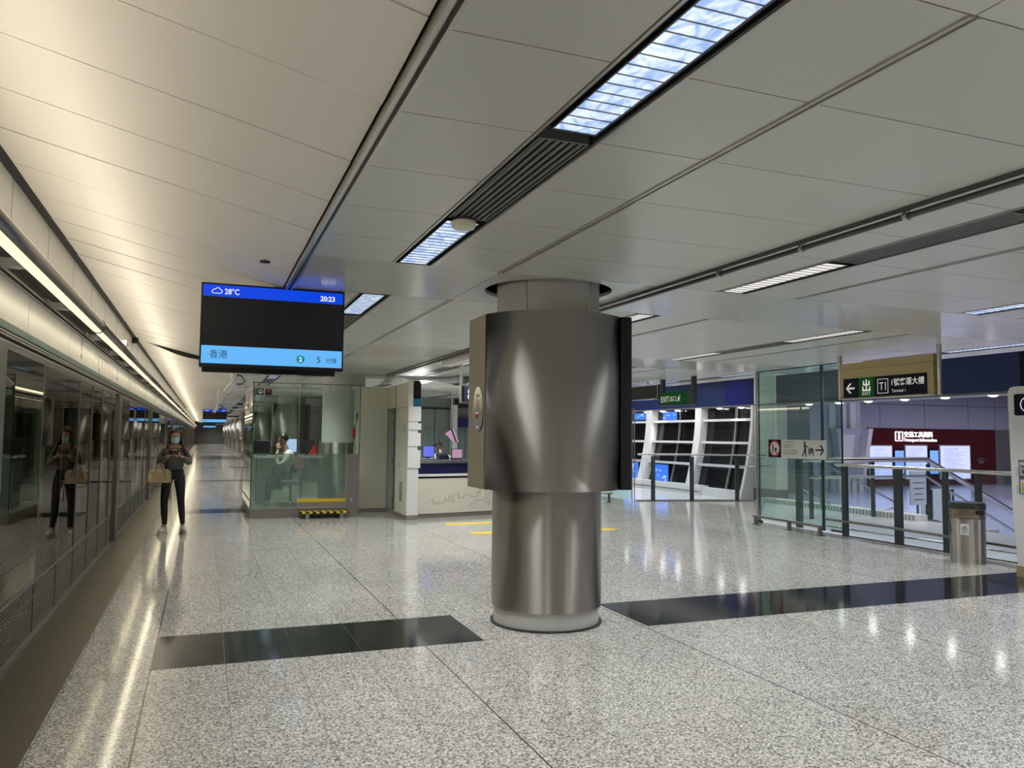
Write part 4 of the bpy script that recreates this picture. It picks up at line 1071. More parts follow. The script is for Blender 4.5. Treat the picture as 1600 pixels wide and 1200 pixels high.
# low bumper rail in front of the glass
def bumper(pts, posts, label, z=.15):
    t = wthing('bumper_rail', label, 'rail', (pts[0][0], pts[0][1], 0))
    b = MB(); b.tube([(x, y, z) for x, y in pts], .020, 12); obj('rail', b, 'steel_dark', t)
    for x, y in posts:
        b = MB(); b.box(x-.022, x+.022, y-.03, y+.03, .0, z); b.box(x-.04, x+.04, y-.05, y+.05, 0, .012); obj('leg', b, 'steel_dark', t)
    return t
bumper([(9.43, 11.98), (9.40, 11.0), (9.34, 10.14)], [(9.43, 11.9), (9.39, 10.98), (9.34, 10.20)], 'low steel bumper rail on three short legs before the tall glass screen')
bumper([(7.6, 16.9), (9.2, 16.9)], [(7.9, 16.9), (9.1, 16.9)], 'low steel bumper rail seen just right under the column casing', .22)
# rear glass screen
t = wthing('glass_screen', 'glass screen end just right of the black column panel', 'glass screen', (9.0, 17.15, 0))
b = MB(); b.box(7.0, 9.86, 17.12, 17.135, .04, 2.27); obj('pane', b, 'green_glass', t)
b = MB()
for x in (9.86, 9.93): b.cyl((x, 17.13, 0), (x, 17.13, 2.27), .014, 10)
b.box(7.0, 9.95, 17.11, 17.145, 2.265, 2.285); obj('chrome_edges', b, 'steel', t)
# rear fence
A, B = Vector((9.98, 17.05, 0)), Vector((13.2, 16.24, 0))
t = wthing('balustrade', 'glass balustrade with dark posts in front of the white glass shop front', 'railing', (11.5, 16.6, 0))
dd = (B-A).normalized(); nn = Vector((-dd.y, dd.x, 0))
b = MB(); b.cyl((A.x, A.y, 1.145), (B.x, B.y, 1.145), .022, 12); obj('top_rail', b, 'steel', t)
for x in (10.35, 11.31, 12.45):
    p = A + dd*((x-A.x)/dd.x); b = MB(); q = [(p+dd*.05*s1_+nn*.02*s2_) for s1_, s2_ in ((-1,-1),(1,-1),(1,1),(-1,1))]
    b.prism([(v.x, v.y) for v in q], 0, 1.10); obj('post', b, 'post', t)
xs = [10.0, 10.33, 11.29, 12.43, 13.15]
for i in range(4):
    p = A+dd*((xs[i]+.06-A.x)/dd.x); q_ = A+dd*((xs[i+1]-.06-A.x)/dd.x); b = MB()
    b.prism([(p.x, p.y), (q_.x, q_.y), (q_.x+nn.x*.01, q_.y+nn.y*.01), (p.x+nn.x*.01, p.y+nn.y*.01)], .04, 1.09); obj('glass_pane', b, 'clear_glass', t)
b = MB(); b.cyl((12.5, 16.30, .86), (13.22, 16.12, .88), .014, 10); b.cyl((12.5, 16.30, .86), (12.5, 16.38, .86), .014, 8); obj('hand_rail', b, 'steel', t)
b = MB(); b.prism([(A.x, A.y+.02), (B.x, B.y+.02), (B.x, B.y+.10), (A.x, A.y+.10)], -.02, .03); obj('kerb', b, 'vent', t)

# near balustrade along the platform edge of the ramp
RL = [(9.72, 10.16), (9.72, 8.15), (9.62, 7.2), (9.45, 5.6)]
t = wthing('balustrade', 'glass balustrade with steel handrail running to the waste bin', 'railing', (9.7, 9, 0))
b = MB(); b.tube([(9.70, 10.22, 1.145), (9.70, 8.9, 1.145), (9.70, 8.15, 1.145), (9.62, 7.2, 1.145), (9.45, 5.6, 1.145)], .026, 14); obj('handrail', b, 'steel', t)
for (x, y, wd) in ((9.72, 10.05, .10), (9.72, 8.99, .13), (9.72, 8.18, .075), (9.68, 7.64, .075), (9.60, 6.95, .075)):
    b = MB(); b.box(x-.015, x+.035, y-wd/2, y+wd/2, 0, 1.12); obj('post', b, 'post', t)
for y0, y1, x0_, x1_ in ((10.0, 9.06, 9.72, 9.72), (8.92, 8.22, 9.72, 9.71), (8.14, 7.68, 9.71, 9.68), (7.60, 6.99, 9.675, 9.61), (6.9, 5.6, 9.6, 9.45)):
    b = MB(); b.prism([(x0_+.005, y0), (x1_+.005, y1), (x1_+.015, y1), (x0_+.015, y0)], .04, 1.11); obj('glass_pane', b, 'clear_glass', t)
b = MB(); b.tube([(9.60, 10.34, .25), (9.60, 8.9, .25), (9.58, 8.0, .24), (9.46, 6.9, .24), (9.28, 5.7, .24)], .019, 12)
b.tube([(9.66, 10.2, .055), (9.66, 8.0, .12)], .0, 4) if False else None
for (x, y) in ((9.60, 10.06), (9.60, 8.99), (9.57, 7.9), (9.46, 6.98)): b.cyl((x, y, .25), (9.72, y, .25), .012, 8)
obj('low_rail', b, 'steel_dark', t)
b = MB(); b.cyl((9.85, 10.7, .10), (9.85, 5.5, .12), .018, 10); obj('inner_rail', b, 'steel', t)
b = MB(); b.box(9.735, 9.78, 5.5, 10.1, -.02, .012); obj('threshold', b, 'rubber', t)

# pit wall, kerb, stair rail
b = MB(); b.prism([(11.5, -.02), (14.64, -.13), (18.6, -1.6), (18.6, -3), (11.5, -3)], 12.52, 12.60, 'y'); struct('wall_ramp', b, 'grey_green')
b = MB(); b.box(13.0, 13.3, 11.6, 16.2, -.02, .10)
struct('trim_21', b, 'white')
b = MB(); y = 11.65
while y < 16.1: b.box(12.994, 13.0, y, y+.03, -.01, .085); y += .09
struct('trim_22', b, 'grey_green')
b = MB(); b.prism([(11.6, 5.5), (13.0, 10.6), (13.3, 12.52), (11.6, 12.52)], -.05, -.018); struct('floor_landing_edge', b, 'white_floor')
t = wthing('stair_rail', 'sloping handrail with glass descending to the right beyond the balustrade', 'railing', (14.4, 12.6, 0))
b = MB(); b.tube([(11.0, 12.56, 1.15), (14.41, 12.56, 1.15), (17.4, 12.56, -.21), (18.6, 12.56, -.76)], .055, 12); obj('top_rail', b, 'steel', t)
b = MB(); b.tube([(11.2, 12.50, .80), (14.31, 12.50, .80), (17.37, 12.50, -.66)], .028, 10); obj('lower_rail', b, 'steel', t)
for x, z in ((11.3, 0), (12.9, 0), (14.45, -.05), (15.9, -.75), (17.3, -1.3)):
    b = MB(); b.box(x-.04, x+.04, 12.54, 12.58, z-.15, z+1.1 if x < 14.5 else z+1.2-.0); obj('post', b, 'post', t)
b = MB(); b.prism([(11.0, .0), (14.5, -.05), (17.4, -1.2), (17.4, -.25), (14.41, 1.1), (11.0, 1.1)], 12.555, 12.565, 'y'); obj('glass', b, 'clear_glass', t)
# second thin handrail sloping the other way
t = wthing('stair_handrail', 'thin handrail sloping down behind the first glass bays of the balustrade', 'railing', (13, 14, 0))
b = MB(); b.tube([(12.2, 14.0, 1.15), (12.9, 14.0, 1.05), (15.3, 14.0, .0), (14.6, 14.0, -.05), (13.4, 14.0, -.05), (12.2, 14.0, .55)], .022, 8); obj('rail', b, 'steel', t)
b = MB(); b.box(12.85, 12.89, 13.98, 14.02, -.3, 1.05); b.box(15.22, 15.26, 13.98, 14.02, -1.0, .0); obj('post', b, 'steel', t)
# notice board and barriers in the hall
t = wthing('notice_stand', 'white notice on a stand in the hall behind the balustrade', 'notice', (18.6, 16, -1))
b = MB(); b.box(17.75, 18.35, 16.0, 16.03, -.18, .72); obj('board', b, 'white', t)
b = MB()
for k, wd in enumerate((.28, .40, .36, .30, .34)): b.box(18.05-wd/2, 18.05+wd/2, 15.995, 16.0, .55-k*.15, .575-k*.15)
obj('print', b, 'vent', t)
b = MB(); b.box(18.02, 18.08, 16.03, 16.06, -1, .0); b.box(17.8, 18.3, 15.9, 16.2, -1, -.97); obj('stand', b, 'steel_dark', t)
t = wthing('barrier_gate', 'low white barrier with dark frames in the hall behind the balustrade', 'barrier', (20, 17, -1))
b = MB(); b.box(19.3, 20.6, 17.0, 17.05, -1, .15); obj('panel', b, 'white', t)
b = MB()
for x in (19.45, 19.65, 20.35, 20.5): b.box(x-.02, x+.02, 16.96, 17.0, -1, .12)
b.box(19.43, 19.67, 16.96, 17, .10, .14); b.box(20.33, 20.52, 16.96, 17, .10, .14); obj('frame', b, 'post', t)

# shop front: white grid of fins and bars with dark glass, along X = 13.3
FX = 13.3
b = MB(); b.box(FX+.25, FX+.35, 16.9, 29.5, 0, 2.45); struct('wall_shop_back', b, 'dark')
t = wthing('shop_front', 'white gridded shop front with dark glass behind the rear balustrade', 'shop front', (FX, 20, 0))
def curve_x(z): return FX - .36 + .42*math.sin(max(0, min(1, z/2.4))*PI/2)
for (y, wd, dep) in ((25.2, .35, .45), (21.95, .34, .45), (19.25, .30, .45), (16.86, .10, .30)):
    b = MB(); pts = []
    for i in range(13): z = 2.42*i/12; pts.append((curve_x(z)-.10, z))
    poly = pts + [(FX+.22, 2.42), (FX+.22, 0)]
    b.prism(poly, y-wd/2, y+wd/2, 'y'); obj('fin', b, 'white', t)
for z in (2.06, 1.44, .81):
    b = MB(); x = curve_x(z); b.box(x-.03, x+.12, 16.9, 29, z-.032, z+.032); obj('crossbar', b, 'white', t)
for y in (23.4, 20.42, 17.72):
    b = MB(); pts = [(curve_x(2.42*i/12)+.05, 2.42*i/12) for i in range(13)]; b.prism(pts+[(p[0]+.05, p[1]) for p in reversed(pts)], y-.03, y+.03, 'y'); obj('mullion', b, 'trim_metal', t)
b = MB(); b.prism([(curve_x(2.42*i/12)+.13, 2.42*i/12) for i in range(13)]+[(curve_x(2.42*i/12)+.14, 2.42*i/12) for i in reversed(range(13))], 16.9, 29, 'y'); obj('dark_glass', b, 'black_gloss', t)
b = MB(); b.box(FX-.45, FX+.2, 18.6, 29, -.02, .24); b.box(FX-.40, FX+.2, 16.85, 18.6, -.02, .20); obj('white_plinth', b, 'white', t)
b = MB(); b.box(FX-.47, FX-.45, 18.6, 29, .07, .085); obj('plinth_groove', b, 'dark', t)
def wall_screen(y0, y1, z0, z1, label):
    sh_ = curve_x(z0)+.05-FX
    t = wthing('wall_screen', label, 'screen', (FX, (y0+y1)/2, z0))
    b = MB(); b.box(FX+.02+sh_, FX+.05+sh_, y0-.02, y1+.02, z0-.02, z1+.02); obj('case', b, 'black', t)
    b = MB(); b.box(FX+.016+sh_, FX+.02+sh_, y0, y1, z0, z1); s_ = obj('display', b, 'scr_map', t)
    random.seed(int(y0*10)); pl = []
    for k in range(7): a = random.uniform(0, .8)*(y1-y0); c = random.uniform(0, .8)*(z1-z0); pl.append(rect(a, a+random.uniform(.05, .2)*(y1-y0), c, c+random.uniform(.03, .15)*(z1-z0)))
    flat('picture', pl, '-x', (FX+.0155+sh_, y1, z0), 'poster', s_, .0006)
wall_screen(20.60, 21.38, 2.10, 2.36, 'blue screen high in the shop front, right of the first white fin')
wall_screen(20.56, 21.32, .25, .74, 'blue screen low in the shop front, behind the first balustrade bay')
wall_screen(22.3, 23.2, 2.14, 2.36, 'blue screen high at the left end of the shop front')
wall_screen(22.3, 23.2, .2, .76, 'blue screen low at the left end of the shop front')
b = MB(); b.box(FX-.02, FX+.3, 15.93, 16.80, .30, 3.42); struct('wall_pier', b, 'wall_white')
b = MB(); b.box(FX-.05, FX+.3, 15.92, 16.81, -.02, .30); struct('baseboard_pier', b, 'grey_panel')
b = MB(); b.box(FX-.03, FX+.3, 16.80, 29.5, 2.445, 3.20); struct('fascia_shop', b, 'blue_fascia')
b = MB(); b.box(FX-.035, FX-.0295, 16.80, 18.0, 2.445, 3.20); struct('fascia_shop_end', b, 'blue_deep')
b = MB(); b.box(FX-.03, FX+.6, -4, 15.93, 2.445, 3.20); struct('fascia_hall', b, 'blue_fascia')
b = MB(); b.box(FX-.034, FX-.03, 8.9, 9.6, 2.445, 3.2); struct('trim_23', b, 'sign_dark')
b = MB(); b.box(FX-.04, FX+.62, -4, 29.5, 2.405, 2.445); struct('trim_24', b, 'vent')
b = MB(); b.box(FX-.03, FX+.6, -4, 29.5, 3.20, 3.42); struct('trim_25', b, 'wall_white')
dl = thing('downlight', 'downlight', 'downlight', (FX+.15, 22, 2.40))
b = MB(); b.ring((0, 0), .085, .11, -.012, .006, 24); obj('ring', b, 'white', dl)
b = MB(); b.sphere((0, 0, -.004), .082, .082, .032, 24, 10); obj('lens', b, 'down_lamp', dl)
ysd = [23.6, 22.3, 21.35, 20.5, 19.35, 18.4, 17.45, 14.9, 13.95, 13.1, 12.15, 11.2, 10.2, 9.2]
for i, y in enumerate(ysd):
    g = 'downlights over the shop front' if y > 16 else 'downlights under the dark blue hall fascia'
    lab = 'small round downlight under the blue fascia above the shop front' if y > 16 else 'small round downlight under the dark blue fascia beside the terminal sign'
    r_ = dl if i == 0 else dup(dl, (FX+.08, y, 2.40), 0, lab)
    r_.location = (FX+.08, y, 2.40); r_['label'] = lab; r_['group'] = g
    if i % 2 == 0 or y < 16:
        l = bpy.data.lights.new('downlight_beam', 'SPOT'); l.energy = 55; l.spot_size = rad(100); l.spot_blend = .7; l.shadow_soft_size = .05; l.color = (1, .95, .88)
        o = bpy.data.objects.new('downlight_beam', l); C.objects.link(o); o.location = (FX-.02, y, 2.37)
# small warning notice on the pier
t = wthing('warning_notice', 'white warning notice with yellow triangle beside the pier', 'notice', (FX-.06, 16.5, 1.0))
b = MB(); b.box(FX-.03, FX-.021, 16.30, 16.80, .95, 1.13); pn = obj('plate', b, 'paper', t)
flat('yellow_triangle', [[(0, 0), (.12, 0), (.06, .11)]], '-x', (FX-.031, 16.76, .985), 'yellow', pn, .001)
flat('exclamation_mark', [rect(.054, .066, .035, .08), rect(.054, .066, .015, .027)], '-x', (FX-.0325, 16.76, .985), 'ink', pn, .001)
text('小心碰頭', '-x', (FX-.031, 16.60, 1.03), .2, .045, 'ink', pn, extrude=.0006)

# transport information wall across the hall
WY = 33.5
b = MB(); b.box(26, 34.0, WY, WY+.3, -1, 6); b.box(34.0, 60, WY, WY+.3, 2.22, 6); struct('wall_hall_upper', b, 'lav_wall')
b = MB(); b.box(34.0, 44.0, WY-.02, WY+.3, -1, 2.22); struct('wall_transport', b, 'maroon')
b = MB(); b.box(44.0, 60, WY, WY+.3, -1, 2.22); struct('wall_hall_grey', b, 'grey_panel')
b = MB()
for x in (35.0, 38.35, 41.8, 44.0, 47): b.box(x, x+.03, WY-.006, WY, 2.24, 5.2)
b.box(26, 60, WY-.006, WY, 3.55, 3.58); struct('trim_26', b, 'vent')
b = MB(); b.box(26, 60, -6, WY, 5.5, 5.6); struct('ceiling_hall', b, 'lav_wall')
def poster(x0, x1, z0, z1, mat, label, cat, rows):
    t = wthing('lit_poster' if mat == 'poster' else 'info_terminal', label, cat, ((x0+x1)/2, WY, z0))
    b = MB(); b.box(x0-.05, x1+.05, WY-.10, WY-.03, z0-.06, z1+.06); obj('case', b, 'black' if mat != 'poster' else 'white', t)
    b = MB(); b.box(x0, x1, WY-.105, WY-.10, z0, z1); s_ = obj('display', b, mat, t)
    random.seed(int(x0*7)); pl = []
    for k in range(rows):
        zz = (z1-z0)*(.06+.9*k/rows); a = random.uniform(.05, .15)*(x1-x0); pl.append(rect(a, a+random.uniform(.25, .75)*(x1-x0), zz, zz+.018))
        if k % 4 == 0: c = random.uniform(.3, .8)*(x1-x0); pl.append(rect(c, c+.015, zz, zz+.28))
    flat('print', pl, '-y', (x0, WY-.1055, z0), 'poster_ink', s_, .002)
poster(34.15, 35.73, -.56, 1.21, 'poster', 'leftmost pale lit timetable poster on the maroon wall', 'poster', 13)
poster(35.97, 36.62, -.32, .97, 'poster2', 'left slim blue information screen on the maroon wall', 'information screen', 5)
poster(36.78, 38.37, -.58, 1.23, 'poster', 'middle lit map poster on the maroon wall under the lettering', 'poster', 17)
poster(38.60, 39.25, -.34, .98, 'poster2', 'right slim blue information screen on the maroon wall', 'information screen', 4)
poster(39.43, 41.75, -.62, 1.24, 'poster', 'rightmost and widest lit poster on the maroon wall', 'poster', 22)
t = wthing('lit_lettering', 'glowing white transport information lettering on the maroon wall', 'sign', (37.5, WY, 1.5))
flat('info_frame', [rect(0, .56, 0, .04), rect(0, .56, .5, .54), rect(0, .04, 0, .54), rect(.52, .56, 0, .54), rect(.22, .34, .08, .36), rect(.22, .34, .40, .47)], '-y', (36.08, WY-.03, 1.50), 'letters_lit', t, .03)
text('交通工具資料', '-y', (36.72, WY-.03, 1.72), 2.2, .33, 'letters_lit', t, extrude=.03, bold=.01)
text('Transport Information', '-y', (36.72, WY-.03, 1.44), 2.5, .22, 'letters_lit', t, extrude=.03, bold=.01)
flat('small_wall_text', [rect(0, .5, .15, .20), rect(-.1, .75, .04, .09), rect(.05, .45, -.12, .0)], '-y', (42.5, WY-.022, .35), 'grey_panel', t, .003)
# slanted white shop structure at the left end of the hall
t = wthing('slanted_portal', 'pale slanted portal with a framed panel left of the maroon wall', 'portal', (29.5, 30, -1))
b = MB(); b.prism([(28.6, 2.1), (30.4, 2.1), (29.9, -.2), (28.9, -.2)], 30, 30.4, 'y'); obj('slanted_panel', b, 'lav_wall', t)
b = MB(); b.prism([(30.25, 2.1), (30.5, 2.1), (30.0, -.2), (29.8, -.2)], 29.6, 30.0, 'y'); obj('slanted_edge', b, 'white', t)
b = MB(); b.prism([(28.9, 1.8), (29.7, 1.8), (29.45, .2), (28.95, .2)], 29.97, 30.0, 'y'); obj('framed_panel', b, 'paper', t)
b = MB()
for k in range(4): b.box(28.7+k*.42, 28.95+k*.42, 30.0, 30.3, -1, -.2)
b.box(28.6, 30.4, 30.3, 30.5, -1, -.2); obj('slatted_base', b, 'white', t)
b = MB(); b.box(26.5, 30.7, 30.6, 30.9, -1, 5.5); struct('wall_hall_left', b, 'lav_wall')
b = MB()
for x in (28.6, 29.3, 29.9): b.box(x, x+.35, 30.45, 30.6, 2.1, 5.4)
struct('trim_27', b, 'white')
b = MB(); b.box(13.6, 27, 30.0, 30.2, -1, 3.5); struct('wall_hall_rear', b, 'grey_green')
b = MB(); b.box(15.5, 19.5, 29.9, 30.0, -1, .9); b.box(16, 16.6, 29.85, 29.9, 1.2, 2.2); struct('trim_28', b, 'lav_wall')

# ================================================================== HANGING SIGNS
SX = 8.95
t = wthing('terminal_sign', 'hanging brass-framed sign for exit and terminal 1 on two poles', 'sign', (SX, 8.5, 2.4))
for y in (9.35, 7.61):
    b = MB(); b.cyl((SX+.05, y, 2.165), (SX+.05, y, CH), .032, 18); obj('pole', b, 'steel', t)
b = MB(); b.box(SX, SX+.10, 7.66, 9.31, 2.17, 2.60); b.box(SX+.002, SX+.10, 7.66, 9.31, 2.605, 2.70); obj('frame', b, 'brass', t)
b = MB(); b.box(SX-.008, SX, 7.76, 9.23, 2.18, 2.465); fc = obj('face', b, 'sign_dark', t)
b = MB(); b.box(SX-.010, SX-.006, 8.64, 8.93, 2.18, 2.465); gr = obj('green_panel', b, 'sign_green', t)
b = MB(); b.box(SX-.006, SX+.10, 7.66, 9.31, 2.158, 2.168); obj('lower_edge', b, 'steel', t)
XT = SX-.0085
flat('arrow', [rect(.05, .17, -.014, .014), [(.0, 0), (.038, 0), (.11, .075), (.075, .075)], [(.0, 0), (.038, 0), (.11, -.075), (.075, -.075)]], '-x', (XT, 9.18, 2.318), 'sign_white', fc, .001)
# the exit character, drawn as bars
flat('exit_symbol', [rect(.063, .087, 0, .17), rect(0, .15, 0, .024), rect(0, .024, 0, .065), rect(.126, .15, 0, .065), rect(.012, .138, .082, .106), rect(.012, .036, .09, .150), rect(.114, .138, .09, .150)], '-x', (SX-.0105, 8.862, 2.265), 'sign_white', gr, .001)
text('EXIT', '-x', (SX-.0105, 8.862, 2.205), .15, .046, 'sign_white', gr, extrude=.001)
flat('square_outline', [rect(0, .19, 0, .008), rect(0, .19, .20, .208), rect(0, .008, 0, .208), rect(.182, .19, 0, .208)], '-x', (XT, 8.585, 2.218), 'sign_white', fc, .001)
text('T1', '-x', (XT, 8.552, 2.265), .115, .11, 'sign_white', fc, extrude=.001)
text('1號客運大樓', '-x', (XT, 8.335, 2.315), .54, .105, 'sign_white', fc, extrude=.001, bold=.008)
text('Terminal 1', '-x', (XT, 8.335, 2.225), .23, .042, 'sign_white', fc, extrude=.001)
EX = 9.3
t = wthing('exit_sign', 'small green hanging exit sign on two dark posts', 'sign', (EX, 14.4, 2.4))
b = MB(); b.box(EX, EX+.08, 13.86, 14.97, 2.27, 2.535); fc = obj('face', b, 'sign_green', t)
for y in (13.72, 14.9):
    b = MB(); b.box(EX+.01, EX+.09, y-.045, y+.045, 2.27, CH); obj('post', b, 'post', t)
b = MB(); b.box(EX-.012, EX+.09, 13.67, 13.86, 2.24, 2.56); b.box(EX-.01, EX+.09, 13.86, 15.0, 2.245, 2.27); obj('end_cap', b, 'post', t)
text('EXIT', '-x', (EX-.0005, 14.90, 2.325), .32, .125, 'sign_white', fc, extrude=.001)
text('出口', '-x', (EX-.0005, 14.55, 2.335), .24, .115, 'sign_white', fc, extrude=.001)
flat('running_figure', [disc(.09, .13, .016), [(.04, .10), (.075, .11), (.06, .05), (.03, .05)], stroke((.05, .055), (.10, .02), .018), stroke((.04, .06), (-.01, .01), .018), stroke((.06, .10), (.11, .075), .013), stroke((.05, .10), (.005, .085), .013)], '-x', (EX-.0005, 14.26, 2.315), 'sign_white', fc, .001)
t = wthing('blank_sign', 'blank black hanging panel left of the green exit sign', 'sign', (EX, 15.5, 2.5))
b = MB(); b.box(EX, EX+.06, 15.05, 16.30, 2.43, 2.72); obj('panel', b, 'black', t)
b = MB(); b.box(EX-.006, EX+.062, 15.02, 16.33, 2.72, 2.735); b.box(EX-.006, EX+.062, 15.02, 16.33, 2.41, 2.43); b.box(EX-.006, EX+.062, 15.02, 15.05, 2.41, 2.735); b.cyl((EX+.03, 15.5, 2.73), (EX+.03, 15.5, CH), .02, 8); obj('frame', b, 'steel', t)

# ================================================================== BIN AND INFORMATION KIOSK
def supell(cx, cy, rx, ry, p, n=64):
    out = []
    for i in range(n):
        a = 2*PI*i/n; c, s_ = math.cos(a), math.sin(a)
        out.append((cx+rx*math.copysign(abs(c)**(2/p), c), cy+ry*math.copysign(abs(s_)**(2/p), s_)))
    return out
t = thing('waste_bin', 'steel waste bin with dark lid and copper rings beside the railing', 'bin', (9.26, 7.47, 0), rad(-52))
b = MB(); b.prism(supell(0, 0, .205, .20, 3.0), .0, .56, smooth=True); bd = obj('body', b, 'steel_v', t)
for k in range(5):
    b = MB(); b.prism(supell(0, 0, .200, .195, 3.0), .560+k*.026, .572+k*.026, smooth=True); b.prism(supell(0, 0, .209, .204, 3.0), .572+k*.026, .586+k*.026, smooth=True)
    obj('ring', b, 'copper' if 'copper' in mt else 'steel', t) if False else None
mt['copper'] = M('copper_ring', (.36, .20, .15), .3, .9)
for k in range(5):
    b = MB(); b.prism(supell(0, 0, .209, .204, 3.0), .568+k*.026, .580+k*.026, smooth=True); obj('ring', b, 'copper', t)
b = MB(); b.prism(supell(0, 0, .196, .19, 3.0), .56, .70, smooth=True); obj('inner_wall', b, 'steel', t)
b = MB(); b.prism(supell(0, 0, .215, .210, 3.0), .69, .745, smooth=True); b.prism(supell(0, 0, .205, .200, 3.0), .745, .765, smooth=True); obj('lid', b, 'post', t, bevel=.004)
b = MB(); b.box(.10, .19, -.208, -.19, .62, .675); obj('lid_latch', b, 'black', t)
for x in (-.03, -.20):
    b = MB(); b.box(x-.05, x+.05, -.2065, -.2045, .36, .50) if x > -.1 else b.box(-.2085, -.2065, -.12, -.03, .36, .50)
    st = obj('sticker', b, 'paper', t)
    if x > -.1: flat('round_symbol', annulus(0, 0, .022, .028, 18)+[rect(-.004, .004, -.014, .018), rect(-.014, .0, .004, .012)], '-y', (x, -.207, .44), 'ink', st, .0008); flat('sticker_text', [rect(-.03, .03, .0, .004), rect(-.025, .025, -.01, -.006)], '-y', (x, -.207, .395), 'vent', st, .0008)
KX = 8.84
t = wthing('information_kiosk', 'white information kiosk cut by the right edge of the photo', 'kiosk', (KX, 6.0, 0))
b = MB(); b.prism([(6.49, .12), (6.53, .6), (6.555, 2.13), (6.53, 2.185), (6.48, 2.20), (5.2, 2.20), (5.15, .12)], KX, KX+.40, 'x'); obj('body', b, 'white', t, bevel=.01)
b = MB(); b.box(KX-.012, KX+.41, 5.14, 6.505, 0, .125); obj('base', b, 'brass', t)
b = MB(); b.prism([(6.46, 1.86), (6.475, 1.875), (6.475, 2.095), (6.46, 2.11), (6.12, 2.11), (6.105, 2.095), (6.105, 1.875), (6.12, 1.86)], KX-.006, KX, 'x'); pl = obj('information_plate', b, 'sign_dark', t)
flat('information_symbol', annulus(0, 0, .078, .092, 36)+[rect(-.012, .012, -.05, .022), disc(0, .045, .014, 14)], '-x', (KX-.0065, 6.31, 1.985), 'sign_white', pl, .001)
b = MB(); b.box(KX-.004, KX+.0, 5.9, 6.445, .95, 1.345); rk = obj('leaflet_recess', b, 'vent', t)
b = MB()
for k in range(2): b.box(KX-.06, KX-.056, 5.9, 6.44, .96+k*.2, 1.06+k*.2); b.box(KX-.06, KX-.004, 5.9, 6.44, .955+k*.2, .96+k*.2)
obj('clear_shelf', b, 'clear_glass', rk)
for k in range(2):
    for j in range(4):
        y = 6.40-j*.125
        b = MB(); b.box(KX-.045, KX-.03, y-.10, y, .965+k*.2, 1.12+k*.2); lf = obj('leaflet', b, 'paper'); tag(lf, 'folded leaflet in the clear rack of the information kiosk', 'leaflet', 'leaflets in the kiosk rack')
        flat('cover_print', [rect(.01, .08, .09, .12), rect(.02, .06, .02, .07)], '-x', (KX-.0455, y, .965+k*.2), ('yellow', 'vent', 'orange', 'steel_dark')[(j+k) % 4], lf, .0006)
b = MB(); b.box(KX-.006, KX, 5.3, 6.42, .22, .90); b.box(KX-.008, KX-.006, 5.3, 6.35, .55, .75); obj('lower_panel', b, 'white', t)

